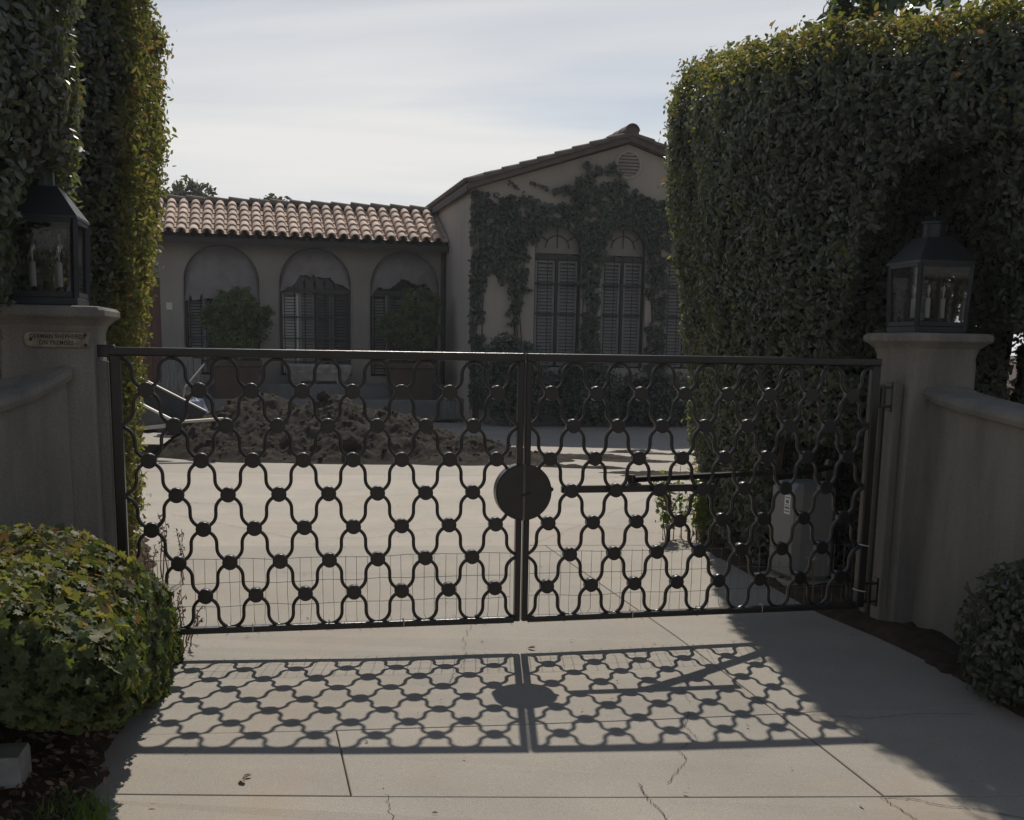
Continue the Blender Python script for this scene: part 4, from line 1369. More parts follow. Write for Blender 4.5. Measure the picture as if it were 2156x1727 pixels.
# ================================================================== PILLARS, WALLS, LANTERNS
def pillar(X, Y, yaw, w, d, h, zb, label):
    """X, Y: front centre"""
    t = empty('gate_pillar', (X, Y, zb), yaw, label, 'gate pillar', 'stucco gate pillars')
    b = MB()
    rings = []
    for z, k in ((-.1, 0), (h - .20, 0), (h - .15, .0)):
        rings.append([(-w / 2 - k + .012, -k, z), (w / 2 + k - .012, -k, z), (w / 2 + k, -k + .012, z), (w / 2 + k, d + k - .012, z), (w / 2 + k - .012, d + k, z), (-w / 2 - k + .012, d + k, z), (-w / 2 - k, d + k - .012, z), (-w / 2 - k, -k + .012, z)])
    b.loft(rings); b.build('shaft', 'pillar_stucco', t)
    b = MB(); rings = []
    for z, k in ((h - .15, -.001), (h - .115, .003), (h - .085, .013), (h - .062, .036), (h - .048, .056), (h - .040, .061), (h - .018, .062), (h - .004, .050), (h, .030)):
        e = .02
        rings.append([(-w / 2 - k + e, -k, z), (w / 2 + k - e, -k, z), (w / 2 + k, -k + e, z), (w / 2 + k, d + k - e, z), (w / 2 + k - e, d + k, z), (-w / 2 - k + e, d + k, z), (-w / 2 - k, d + k - e, z), (-w / 2 - k, -k + e, z)])
    b.loft(rings); b.build('cap', 'pillar_stucco', t)
    return t


PLy = .20
pl = pillar(-2.056, 4.96, PLy, .39, .39, 1.66 - .04, .04, 'left stucco gate pillar with a worn brass plaque')
pr = pillar(2.322, 6.11, PLy, .39, .39, 1.625 + .03, -.03, 'right stucco gate pillar beside the hinge of the open-work gate')
# steel stop posts in the reveals
for (t, x, lab) in ((pl, .215, 0), (pr, -.217, 0)):
    b = MB(); b.box((x, .12, .70), (.045, .10, 1.36), bev=.004); b.build('stop_post', 'pillar_stucco', t)
    b = MB(); b.box((x * 1.02, .27, .70), (.03, .06, 1.34), bev=.004); b.build('stop_post', 'pillar_stucco', t)

# plaque on the left pillar
FPL = WORLD_M[pl.name]
zq = 1.575
pq = FPL @ Vector((.045, -.003, 1.513 - .04))
plaque = empty('plaque', pq, PLy, 'worn brass plaque with rounded left end on the left gate pillar', 'plaque')
b = MB()
w, h = .135, .034
outl = [(-w + h * .9 - h * math.sin(PI * k / 10) * .9, h * math.cos(PI * k / 10)) for k in range(11)] + [(w, -h), (w, h)]
b.loft([[(x, -.001, z) for x, z in outl], [(x, -.006, z) for x, z in outl], [(x * .985, -.008, z * .95) for x, z in outl]]); b.build('plate', 'brass', plaque)
for x, z in ((w - .014, h - .012), (w - .014, -h + .012), (-w + .03, 0)):
    b = MB(); b.lathe([(.001, 0), (.0075, 0), (.006, .004), (.001, .005)], 10, Matrix.Translation((x, -.008, z)) @ Matrix.Rotation(PI / 2, 4, 'X')); b.build('screw', 'letter', plaque)


def text_mesh(txt, size, m, extrude=.0006):
    cu = bpy.data.curves.new('lettering', 'FONT')
    cu.body = txt; cu.size = size; cu.align_x = 'CENTER'; cu.align_y = 'CENTER'; cu.extrude = extrude; cu.offset = .0004
    cu.space_character = 1.12
    ob = bpy.data.objects.new('tmp', cu)
    COL.objects.link(ob)
    dg = bpy.context.evaluated_depsgraph_get()
    me = bpy.data.meshes.new_from_object(ob.evaluated_get(dg))
    bpy.data.objects.remove(ob); bpy.data.curves.remove(cu)
    me.materials.clear(); me.materials.append(MATS[m]); me.name = 'lettering'
    return me


for txt, x, z, sz in (('GERMAN SHEPHERDS', .006, .013, .0265), ('ON PREMISES', .0, -.014, .0265)):
    me = text_mesh(txt, sz, 'letter')
    share('lettering', me, plaque, WORLD_M[plaque.name] @ Matrix.Translation((x, -.0088, z)) @ Matrix.Rotation(PI / 2, 4, 'X') @ Matrix.Scale(.83, 4, (1, 0, 0)))


def flank_wall(origin, direction, zs, th, label, nrm_sign):
    """low wall: path from origin along direction, top height given at distances"""
    o = Vector((*origin, gz(origin[0])))
    t = empty('garden_wall', o, 0, label, 'garden wall')
    d = Vector(direction).normalized(); n_ = Vector((-d.y, d.x)) * nrm_sign
    rings = []
    for dist, z in zs:
        z = z - o.z
        base = d * dist
        prof = [(0, -.15), (0, z - .07), (-.03, z - .06), (-.038, z - .035), (-.03, z - .01), (0, z), (th, z + .005), (th + .03, z - .02), (th + .03, z - .05), (th, z - .07), (th, -.15)]
        rings.append([(base.x - n_.x * -k, base.y - n_.y * -k, zz) for k, zz in prof])
    b = MB(); b.loft(rings); b.build('wall_body', 'wall_stucco', t)
    return t


flank_wall((-1.99, 4.94), (-.44, -.90), [(-.03, 1.40), (.04, 1.37), (.1, 1.345), (.2, 1.31), (.32, 1.28), (.6, 1.23), (1.2, 1.17), (2.6, 1.1)], .22, 'low stucco garden wall curving out from the left pillar', -1)
flank_wall((2.245, 6.10), (.25, -.97), [(0, 1.34), (.05, 1.33), (.12, 1.31), (.3, 1.285), (.79, 1.235), (1.5, 1.18), (2.6, 1.1)], .22, 'low stucco garden wall running out from the right pillar', 1)


def lantern(loc, yaw, label):
    t = empty('lantern', loc, yaw, label, 'lantern', 'lanterns on the gate pillars')
    w0, w1, h = .146, .157, .375
    b = MB(); b.box((0, 0, .02), (w0 * 2 + .02, w0 * 2 + .02, .04), bev=.006); b.build('base', 'lantern_metal', t)
    b = MB(); b.box((0, 0, .008), (w0 * 1.6, w0 * 1.6, .03)); b.build('foot', 'lantern_metal', t)
    for sx in (-1, 1):
        for sy in (-1, 1):
            b = MB(); b.bar((sx * w0, sy * w0, .035), (sx * w1, sy * w1, h), .024, .024); b.build('corner_post', 'lantern_metal', t)
    for z, ww in ((.05, w0), (h - .008, w1)):
        for a in range(4):
            M = WORLD_M[t.name] @ Matrix.Rotation(a * PI / 2, 4, 'Z')
            b = MB(); b.box((0, -ww, z), (2 * ww - .02, .020, .022)); b.build('rim', 'lantern_metal', t, M=M)
    for a in range(4):
        M = WORLD_M[t.name] @ Matrix.Rotation(a * PI / 2, 4, 'Z')
        b = MB(); k0, k1 = w0 - .012, w1 - .012
        b.add([(-k0, -w0, .06), (k0, -w0, .06), (k1, -w1, h - .02), (-k1, -w1, h - .02)], [(0, 1, 2, 3)]); b.build('glass_pane', 'glass', t, M=M)
    r1 = .172
    b = MB()
    b.loft([[(sx * q, sy * q, z) for sx, sy in ((-1, -1), (1, -1), (1, 1), (-1, 1))] for q, z in ((r1, h), (r1, h + .012), (.083, h + .140), (.075, h + .143))]); rf = b.build('roof', 'lantern_top', t)
    b = MB(); b.lathe([(.060, h + .135), (.060, h + .215), (.067, h + .22), (.067, h + .23), (.03, h + .255), (.001, h + .26)], 16); b.build('chimney', 'lantern_top', t)
    b = MB(); b.tube([(0, 0, h + .25), (0, 0, h + .29)], .010, 6); b.lathe([(.022, -.004), (.026, 0), (.022, .004)], 12, Matrix.Translation((0, 0, h + .305)) @ Matrix.Rotation(PI / 2, 4, 'X'), caps=False); b.build('finial', 'lantern_top', t)
    b = MB(); b.tube([(0, 0, .04), (0, 0, .11)], .012, 8)
    for k in range(4):
        a = PI / 4 + k * PI / 2 + .25
        b.tube([(0, 0, .075), (.05 * math.cos(a), .05 * math.sin(a), .058), (.078 * math.cos(a), .078 * math.sin(a), .085)], .006, 6)
    b.build('candle_arm', 'lantern_metal', t)
    for k in range(4):
        a = PI / 4 + k * PI / 2 + .25
        x, y = .078 * math.cos(a), .078 * math.sin(a)
        M = WORLD_M[t.name] @ Matrix.Translation((x, y, .085))
        b = MB(); b.lathe([(.001, 0), (.0125, 0), (.0125, .105), (.009, .107), (.001, .107)], 12); cn = b.build('candle', 'candle', t, M=M, smooth=False)
        b = MB(); b.lathe([(.006, .108), (.010, .118), (.0165, .142), (.0160, .160), (.009, .188), (.002, .203)], 14, caps=False); b.build('bulb', 'bulb_glass', cn, M=M, smooth=True)
        b = MB(); b.tube([(0, 0, .108), (0, 0, .15)], .004, 6); b.build('filament_stem', 'candle', cn, M=M)
    return t


lantern((-2.125, 5.165, 1.661), PLy, 'dark metal lantern on the left pillar, partly wrapped by hedge leaves')
lantern((2.305, 6.39, 1.626), PLy, 'dark metal lantern on the right pillar inside a hedge hollow')

# ================================================================== HEDGES
def inset_z(z):
    return np.interp(z, [0, .5, 1.4, 2.0, 2.6, 3.2], [.37, .34, .24, .13, .06, 0])


RH = [(1.24, 9.6), (1.23, 9.0), (1.29, 8.2), (1.40, 7.75), (1.60, 7.15), (1.95, 6.6), (2.2, 6.2), (2.5, 5.95), (4.8, 5.4), (5.2, 11.0), (1.9, 10.8), (1.43, 10.3)]


def right_sdf(P):
    x, y, z = P[:, 0], P[:, 1], P[:, 2]
    d2 = poly_sdf(RH, x, y) + inset_z(z)
    top = np.interp(y, [6.0, 7.2, 9.6], [3.36, 3.38, 3.76]) + .07 * fbm(P * np.array([1, .7, 0]), .9, 2)
    dz = z - top
    r = .30
    a, c = np.maximum(d2 + r, 0), np.maximum(dz + r, 0)
    d = np.minimum(np.maximum(d2 + r, dz + r), 0) + np.hypot(a, c) - r
    d = d + .05 * fbm(P, 2.3, 2) + .035 * fbm(P + 9, 6, 2)
    # hollow round the lantern, pillar and wall
    zz = z - 1.85
    hol = np.maximum(np.hypot((x - 2.36) / .34, np.where(zz > 0, zz / .80, 0)) - 1, (y - 7.0)) * .34
    hol = np.where(z < 1.4, 1e3, hol)
    d = np.maximum(d, -hol)
    # nothing in front of the pillar or wall below their tops
    low = np.maximum(z - 1.68, (y - 6.95)) + 0 * x
    d = np.maximum(d, -np.where(x > 1.95, low, 1e3))
    # opening that clears the gate opener
    box = np.maximum(np.maximum(np.abs(x - 1.93) - .38, np.abs(y - 7.25) - .48), z - .95)
    d = np.maximum(d, -box)
    # two thin gaps beside the pillar
    for gx_, gy_, gz_, rx_, rz_ in ((3.17, 7.1, 1.37, .03, .15), (2.93, 7.1, 1.69, .03, .035)):
        dirx = (x - gx_) - (y - gy_) * gx_ / gy_
        dirz = (z - gz_) - (y - gy_) * (gz_ - CAM_H) / gy_
        d = np.maximum(d, -(np.hypot(dirx / rx_, dirz / rz_) - 1) * .03)
    return d


def cam_cull(P, g=None, back=0.55):
    """drop leaves on far sides that no near viewpoint can see"""
    return np.ones(len(P), bool)


rhedge = empty('hedge', (2.6, 8.4, 0), 0, 'tall clipped hedge with a rounded top behind the right pillar', 'hedge')
p, g = sdf_hedge(rhedge, right_sdf, (0.9, 5.0, -.1), (4.6, 11.3, 4.3), 'hedge_leaf', .06, 5200, inset=.12)
vis = (g[:, 0] < .55) & (g[:, 1] < .75) | (g[:, 2] > .4)
vis &= (p[:, 0] < 4.2)
p, g = p[vis], g[vis]
lit_fresh = (g[:, 2] + RNG.normal(0, .22, len(p)) > .52)  # upward faces get the sun-brightened young leaf colour
foliage_obj('foliage', p[~lit_fresh], g[~lit_fresh], .044, 'hedge_leaf', rhedge, 'oval', tilt=.55, droop=.2)
up = p[lit_fresh] + g[lit_fresh] * np.abs(RNG.normal(0, .05, lit_fresh.sum()))[:, None]
foliage_obj('sunlit_fresh_leaves', up, g[lit_fresh], .042, 'sunlit_new_growth', rhedge, 'oval', tilt=.7, droop=-.5)
b = MB()
rv = random.Random(4)
for k in range(10):
    x, y = 1.9 + k * .22, 8.0 + rv.uniform(-.6, .8)
    b.tube([(x, y, -.1), (x + rv.uniform(-.08, .08), y, .5), (x + rv.uniform(-.15, .15), y + rv.uniform(-.1, .1), 1.2)], [.03, .025, .018], 6)
b.build('trunk', 'bark', rhedge, M=Matrix.Identity(4))

LH = [(-2.25, 6.75), (-2.56, 8.2), (-2.85, 8.7), (-6, 9.0), (-6, 3.8), (-2.5, 4.25), (-2.05, 4.68), (-1.95, 4.95), (-1.93, 5.25), (-2.1, 5.6), (-2.6, 5.75), (-2.62, 6.55)]


def left_sdf(P):
    x, y, z = P[:, 0], P[:, 1], P[:, 2]
    d2 = poly_sdf(LH, x, y) + np.interp(z, [0, 1.36, 2.2, 3.0], [.28, .20, .05, 0])
    dz = z - (3.78 + .08 * fbm(P * np.array([1, 1, 0]), .9, 2))
    r = .25
    a, c = np.maximum(d2 + r, 0), np.maximum(dz + r, 0)
    d = np.minimum(np.maximum(d2 + r, dz + r), 0) + np.hypot(a, c) - r
    d = d + .05 * fbm(P, 2.4, 2) + .035 * fbm(P + 9, 6, 2)
    zz = z - 1.98
    hol = (np.hypot((x + 2.0) / .25, np.hypot((y - 5.2) / .46, np.where(zz > 0, zz / .30, 0))) - 1) * .25
    hol = np.where(z < 1.5, 1e3, hol)
    d = np.maximum(d, -hol)
    low = np.maximum(z - 1.66, y - 6.0)
    d = np.maximum(d, -low)
    return d


lhedge = empty('hedge', (-2.9, 7.3, 0), 0, 'tall clipped hedge with a sunlit edge behind the left pillar', 'hedge')
p, g = sdf_hedge(lhedge, left_sdf, (-3.6, 3.7, -.1), (-1.7, 9.2, 4.2), 'left_hedge_leaf', .06, 5600, inset=.12)
vis = ((g[:, 0] > -.5) & (g[:, 1] < .8) | (g[:, 2] > .4))
near = p[:, 1] < 6.1
lit = ~near & (g[:, 0] + RNG.normal(0, .16, len(p)) > .62) & (p[:, 1] > 6.7) & (p[:, 0] > -2.85)  # end face towards the sun gets the brightened leaf colour
far = vis & ~near & ~lit
foliage_obj('foliage', p[far], g[far], .042, 'left_hedge_leaf', lhedge, 'oval', tilt=.55, droop=.2)
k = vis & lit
foliage_obj('sunlit_fresh_leaves', p[k] + g[k] * np.abs(RNG.normal(0, .035, k.sum()))[:, None], g[k], .042, 'sunlit_new_growth', lhedge, 'oval', tilt=.75, droop=.1)
foliage_obj('foliage', p[vis & near], g[vis & near], .046, 'left_hedge_leaf', lhedge, 'oval', tilt=.55, droop=.4)
b = MB()
for k in range(7):
    x, y = -2.8 - k * .2, 7.4 + rv.uniform(-.3, .5)
    b.tube([(x, y, -.1), (x + rv.uniform(-.08, .08), y, .5), (x, y, 1.3)], [.03, .025, .018], 6)
b.build('trunk', 'bark', lhedge, M=Matrix.Identity(4))

# big-leaved tree and shoots above the right hedge ------------------------
bt = empty('tree', (3.3, 11.2, 0), 0, 'large-leaved tree leaning over the top of the right hedge', 'tree')
b = MB(); b.tube([(0, 0, -.1), (.05, 0, 2.2), (-.1, -.3, 3.9), (-.3, -.8, 4.6)], [.12, .1, .07, .03], 8); b.build('trunk', 'bark', bt)
PP, NN = [], []
for i, (c, rr, n_) in enumerate((((2.95, 10.2, 4.35), (.36, .4, .40), 230), ((2.72, 10.1, 4.22), (.22, .3, .2), 90), ((3.35, 10.3, 4.65), (.5, .5, .5), 280))):
    P, d = ellipsoid_pts(c, rr, n_, .3, 80 + i); PP.append(P); NN.append(d)
foliage_obj('crown', np.concatenate(PP), np.concatenate(NN), .15, 'big_leaf', bt, 'oval', tilt=.9, droop=.2)
sh = MB()
PP, NN = [], []
for (x, y, z, h) in ((2.03, 9.1, 3.66, .20), (2.22, 8.9, 3.64, .26), (1.86, 9.2, 3.66, .14), (2.12, 9.0, 3.62, .16)):
    sh.tube([(x, y, z - .2), (x + .02, y, z + h * .5), (x + .03, y, z + h)], .006, 5)
    for q in range(7):
        a = q * 2.4
        PP.append([x + .05 * math.cos(a), y + .05 * math.sin(a), z + h * (.35 + .1 * q)]); NN.append([math.cos(a) * .6, math.sin(a) * .6, .7])
sh.build('shoot', 'bark', rhedge, M=Matrix.Identity(4))
foliage_obj('shoot_leaves', np.array(PP), np.array(NN), .10, 'big_leaf', rhedge, 'oval', tilt=.4, droop=-.6)

# ================================================================== LEFT FOREGROUND IVY BUSH
def bush_sdf(P):
    x, y, z = P[:, 0], P[:, 1], P[:, 2]
    right = np.interp(y, [2.8, 3.2, 3.6, 4.4, 5.0, 5.4], [-1.06, -1.15, -1.27, -1.45, -1.58, -1.68])
    d = np.maximum(np.maximum(x - right, 2.95 - y + .30 * np.clip(.60 - z, 0, 1)), np.maximum(y - 5.3, -3.4 - x))
    top = np.interp(y, [2.9, 3.2, 4.0, 4.5, 5.2], [.765, .785, .80, .66, .36]) - .14 * np.clip(x - right + .25, 0, .25) / .25
    dz = np.maximum(z - top, np.interp(y, [3.0, 3.5, 4.0, 4.5], [.45, .37, .20, 0.]) - z)
    r = .055
    a, c = np.maximum(d + r, 0), np.maximum(dz + r, 0)
    dd = np.minimum(np.maximum(d + r, dz + r), 0) + np.hypot(a, c) - r
    return dd + .022 * fbm(P, 3, 2) + .022 * fbm(P + 5, 9, 2)


bush = empty('ivy_bush', (-1.7, 4.1, gz(-1.7, 4.1)), 0, 'low clipped ivy bush with a sunlit yellow-green top beside the driveway', 'bush')
p, g = sdf_hedge(bush, bush_sdf, (-2.5, 2.6, -.1), (-.85, 5.7, 1.1), 'ivy_leaf', .07, 9000, vox=.05, inset=.07, jitter=.08)
vis = (g[:, 1] < .6) & (g[:, 0] > -.6) & (p[:, 0] > -2.5)
p, g = p[vis], g[vis]
# the leaves that show largest are objects of their own
dist = np.linalg.norm(p - np.array([0, 0, CAM_H]), axis=1)
inframe = (p[:, 0] / p[:, 1] > -.47) & ((g[:, 1] < -.3) | (g[:, 2] > .3) | (g[:, 0] > .3))
score = np.where(inframe, dist, 99) + RNG.uniform(0, .25, len(p))
big = np.argsort(score)[:300]
rest = np.ones(len(p), bool); rest[big] = False
top = g[:, 2] + RNG.normal(0, .2, len(p)) > .68  # top leaves carry the sun's brightness in their colour
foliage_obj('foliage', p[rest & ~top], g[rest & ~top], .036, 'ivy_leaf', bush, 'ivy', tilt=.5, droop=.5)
foliage_obj('sunlit_fresh_leaves', p[rest & top], g[rest & top], .033, 'sunlit_new_growth', bush, 'ivy', tilt=.6, droop=.1)
sv, sf = LEAF_SHAPES['ivy']
leaf_me = [np_mesh('leaf', sv * np.array([1, 1, k]) - np.array([0, .3, 0]), sf, 'ivy_leaf') for k in (1.0, 2.2, -1.2)]
lit_fresh_me = [np_mesh('leaf', sv * np.array([1, 1, k]) - np.array([0, .3, 0]), sf, 'sunlit_new_growth') for k in (1.0, 2.2, -1.2)]
a_, d_, n_ = leaf_frames(g[big], .8, .45)
for i, pt in enumerate(p[big] + g[big] * .015):
    s = .038 * random.uniform(.75, 1.3)
    M = Matrix(((a_[i][0] * s, d_[i][0] * s, n_[i][0] * s, pt[0]), (a_[i][1] * s, d_[i][1] * s, n_[i][1] * s, pt[1]), (a_[i][2] * s, d_[i][2] * s, n_[i][2] * s, pt[2]), (0, 0, 0, 1)))
    share('leaf', (leaf_me if not top[big[i]] else lit_fresh_me)[i % 3], bush, M)
b = MB()
rv = random.Random(12)
for k in range(26):
    x, y = rv.uniform(-2.3, -1.5), rv.uniform(3.4, 4.6)
    b.tube([(x, y, -.02), (x + rv.uniform(-.08, .08), y + rv.uniform(-.1, .05), .22), (x + rv.uniform(-.15, .15), y + rv.uniform(-.15, .1), .5)], [.009, .007, .005], 5)
b.build('stem', 'bark', bush, M=Matrix.Identity(4))

# right foreground bush
def rbush_sdf(P):
    x, y, z = P[:, 0], P[:, 1], P[:, 2]
    d = (np.hypot(np.hypot((x - 2.33) / .22, (y - 4.95) / .38), (z - .26) / .31) - 1) * .28
    return d + .06 * fbm(P, 3.2, 2) + .03 * fbm(P + 5, 8, 2)


rbush = empty('bush', (2.27, 4.9, gz(2.27, 4.9)), 0, 'shaded small-leaved bush against the low wall on the right', 'bush')
p, g = sdf_hedge(rbush, rbush_sdf, (1.8, 4.2, -.15), (2.8, 5.6, .9), 'hedge_leaf', .05, 6000, vox=.05, inset=.08, jitter=.09)
foliage_obj('foliage', p, g, .040, 'left_hedge_leaf', rbush, 'oval', tilt=.6, droop=.2)
b = MB()
for k in range(8):
    x, y = 2.27 + rv.uniform(-.12, .12), 4.9 + rv.uniform(-.15, .15)
    b.tube([(x, y, -.1), (x + rv.uniform(-.1, .1), y, .25), (x + rv.uniform(-.2, .2), y, .5)], [.012, .009, .006], 5)
b.build('stem', 'bark', rbush, M=Matrix.Identity(4))

# ================================================================== COURTYARD THINGS
# heap of dirt -------------------------------------------------------------
def heap(name, xs, ys, hf, m):
    X, Y = np.meshgrid(xs, ys)
    H = hf(X, Y)
    P = np.stack([X.ravel(), Y.ravel(), 0 * X.ravel()], 1)
    rough = (.05 * fbm(P, 3, 3) + .036 * fbm(P + 3, 9, 2) + .034 * np.abs(fbm(P + 7, 20, 2))).reshape(X.shape)
    Hh = np.where(H > 0.0, H + rough * np.clip(H * 6, 0, 1), H)
    zz = gz(X, Y) + Hh - .012
    V = np.stack([X.ravel(), Y.ravel(), zz.ravel()], 1)
    ny, nx = X.shape
    I = np.arange(nx * ny).reshape(ny, nx)
    F = np.stack([I[:-1, :-1], I[:-1, 1:], I[1:, 1:], I[1:, :-1]], -1).reshape(-1, 4)
    ok = (H.ravel()[F] > -.02).any(1)
    return np_mesh(name, V, F[ok], m, False), (X, Y, Hh)


def pile_h(X, Y):
    P = np.stack([X.ravel(), Y.ravel(), 0 * X.ravel() + 4], 1)
    nz = .20 * fbm(P, 1.6, 3).reshape(X.shape)
    def cone(cx, cy, h, rx, ry): return h * (1.05 - np.hypot((X - cx) / rx, (Y - cy) / ry) * (1 + nz * .5))
    H = np.maximum.reduce([cone(-3.62, 16.0, .84, 1.45, 1.7), cone(-2.6, 16.0, .80, 1.5, 1.8), cone(-1.8, 15.8, .58, 1.6, 1.6), cone(-.8, 15.2, .26, 1.6, 1.0), cone(-3.5, 15.3, .5, 1.5, 1.2), cone(-2.2, 15.1, .44, 1.7, 1.0)])
    H = np.minimum(H, .62 + .4 * (H - .62)) if False else H
    return np.where(H > .70, .70 + (H - .70) * .45, H) + .03 * nz


me, (HX, HY, HH) = heap('soil_heap', np.arange(-5.4, 1.2, .018), np.arange(13.0, 18.0, .022), pile_h, 'dirt')
pile = empty('dirt_pile', (-2.5, 15.6, 0), 0, 'heap of loose brown dirt dumped across the courtyard', 'dirt pile')
o = share('soil_heap', me, pile, Matrix.Identity(4)); o['kind'] = 'stuff'


def clod_mesh(seed, n=8):
    r_ = random.Random(seed)
    b = MB()
    rings = []
    prof = [(-.9, .3), (-.5, .85), (0, 1.0), (.45, .88), (.85, .4)]
    for z, rad in prof:
        rings.append([(rad * math.cos(2 * PI * k / n) * r_.uniform(.8, 1.15), rad * math.sin(2 * PI * k / n) * r_.uniform(.8, 1.15), z * r_.uniform(.85, 1.1)) for k in range(n)])
    return b.loft(rings).mesh('clod', 'clod')


cm = [clod_mesh(s) for s in range(4)]


def heap_z(x, y):
    i = int(round((y - HY[0, 0]) / .022)); j = int(round((x - HX[0, 0]) / .018))
    if 0 <= i < HH.shape[0] and 0 <= j < HH.shape[1]: return max(0, HH[i, j])
    return 0.0


rc = random.Random(8)
cl_all = MB()
for k in range(270):
    x = rc.uniform(-4.8, .6); y = rc.uniform(13.9, 16.6)
    h = heap_z(x, y)
    if h <= .01 and rc.random() < .75: continue
    s = rc.uniform(.010, .022) if rc.random() < .95 else rc.uniform(.025, .04)
    M = Matrix.Translation((x, y, gz(x) + h + s * .35 - .01)) @ Matrix.Rotation(rc.uniform(0, 6), 4, 'Z') @ Matrix.Diagonal((s * rc.uniform(.9, 1.5), s, s * .75, 1))
    share('clod', cm[k % 4], pile, M)
for (x, y, s, lab) in ((-2.68, 15.75, .105, 'dark round clod sitting on the crest of the dirt pile'), (-2.1, 14.45, .13, 'large flat clod at the front foot of the dirt pile')):
    o = put(bpy.data.objects.new('dirt_clod', cm[1]), None, Matrix.Translation((x, y, gz(x) + heap_z(x, y) + s * .55)) @ Matrix.Diagonal((s, s, s * .8, 1)))
    tag(o, lab, 'clod')

# thin dirt smears right of the heap
def smear_h(X, Y):
    P = np.stack([X.ravel(), Y.ravel(), 0 * X.ravel() + 8], 1)
    nz = fbm(P * np.array([.5, 1.6, 1]), 2.2, 3).reshape(X.shape)
    a = .05 * (1 - np.hypot((X - 1.0) / 1.6, (Y - 15.5 + .4 * (X - 1.0)) / .50))
    c = .035 * (1 - np.hypot((X - 1.5) / 1.7, (Y - 13.7 + .45 * (X - 1.5)) / .35))
    e = .03 * (1 - np.hypot((X - 2.7) / .9, (Y - 12.6) / .4))
    q = .03 * (1 - np.hypot((X - 2.2) / 1.4, (Y - 16.3) / .3))
    return np.maximum.reduce([a, c, e, q]) + .045 * (nz - .12)


me, _ = heap('dirt_smears', np.arange(-.6, 4.2, .035), np.arange(11.6, 17.2, .04), lambda X, Y: np.minimum(smear_h(X, Y), .05), 'dirt')
o = share('scattered_dirt', me, None, Matrix.Identity(4)); tag(o, 'thin scattered dirt trailing right of the heap over the concrete', 'scattered dirt', kind='stuff')

# tipped dumper bed ---------------------------------------------------------
bk = empty('dumper_bed', (-5.0, 15.5, 0), 0, 'grey steel dumper bed tipped towards the dirt pile', 'dumper')
NP = [(-6.2, 14.5, 1.365), (-4.354, 14.5, .44), (-4.32, 14.5, .38), (-4.75, 14.5, .31), (-6.1, 14.5, .42)]
FP = [(-6.2, 16.5, 1.30), (-4.542, 16.5, .472), (-4.48, 16.5, .38), (-4.7, 16.5, .10), (-6.1, 16.5, .28)]
for pts in (NP, FP):
    b = MB(); b.loft([pts, [(x, y + .04, z) for x, y, z in pts]]); b.build('side_plate', 'bucket', bk, M=Matrix.Identity(4))
    b = MB(); b.bar((pts[0][0], pts[0][1] + .02, pts[0][2] + .012), (pts[1][0], pts[1][1] + .02, pts[1][2] + .012), .06, .025); b.build('top_edge', 'bucket_edge', bk, M=Matrix.Identity(4))
b = MB(); b.loft([[(-4.62, 14.5, .36), (-4.62, 16.5, .18), (-6.1, 16.5, .30), (-6.1, 14.5, .45)], [(-4.62, 14.5, .32), (-4.62, 16.5, .14), (-6.1, 16.5, .26), (-6.1, 14.5, .41)]]); b.build('floor_plate', 'bucket', bk, M=Matrix.Identity(4))
b = MB(); b.loft([[(-6.1, 14.5, .4), (-6.1, 16.5, .3), (-6.2, 16.5, 1.38), (-6.2, 14.5, 1.42)], [(-6.15, 14.5, .4), (-6.15, 16.5, .3), (-6.25, 16.5, 1.38), (-6.25, 14.5, 1.42)]]); b.build('back_plate', 'bucket', bk, M=Matrix.Identity(4))
b = MB(); b.bar((-4.95, 14.47, .36), (-4.40, 14.49, .43), .03, .05); b.build('lip', 'bucket_edge', bk, M=Matrix.Identity(4))
for y in (14.9, 16.1):
    b = MB(); b.lathe([(.08, -.09), (.24, -.09), (.26, -.05), (.26, .05), (.24, .09), (.08, .09)], 20, Matrix.Translation((-5.6, y, .12 + .14)) @ Matrix.Rotation(PI / 2, 4, 'X')); b.build('wheel', 'tyre', bk, M=Matrix.Identity(4))
    b = MB(); b.bar((-5.6, y, .26), (-5.3, y, .42), .06, .06); b.build('strut', 'bucket', bk, M=Matrix.Identity(4))

# pale plank lying on the slope of the heap
b = MB(); b.bar((-4.42, 14.3, .47), (-3.78, 14.55, .515), .14, .03); tag(b.build('plank', 'plank', None), 'pale wooden plank lying between the dumper bed and the dirt pile', 'plank')
# pale lump and bluish bag behind the dumper
b = MB(); o = put(bpy.data.objects.new('rubble_lump', cm[2]), None, Matrix.Translation((-5.45, 18.3, .55)) @ Matrix.Diagonal((.28, .22, .20, 1))); tag(o, 'brown rubble lump behind the tipped dumper bed', 'rubble')
b = MB(); b.lathe([(.30, .0), (.34, .15), (.30, .34), (.001, .45)], 10, Matrix.Translation((-5.45, 18.3, .0))); tag(b.build('rubble_heap', 'dirt', None), 'low rubble heap behind the tipped dumper bed', 'rubble')
r_ = random.Random(2); b = MB()
rings = []
for z, rad in ((0, .22), (.16, .30), (.34, .27), (.50, .22), (.60, .14), (.64, .02)):
    rings.append([(rad * math.cos(2 * PI * k / 12) * r_.uniform(.82, 1.12), rad * .7 * math.sin(2 * PI * k / 12) * r_.uniform(.85, 1.1), z + r_.uniform(-.03, .03)) for k in range(12)])
b.loft(rings); o = b.build('plastic_bag', 'plastic_bag', None, M=Matrix.Translation((-5.0, 17.5, .0)), smooth=False); tag(o, 'crumpled bluish plastic bag behind the dumper bed', 'bag')
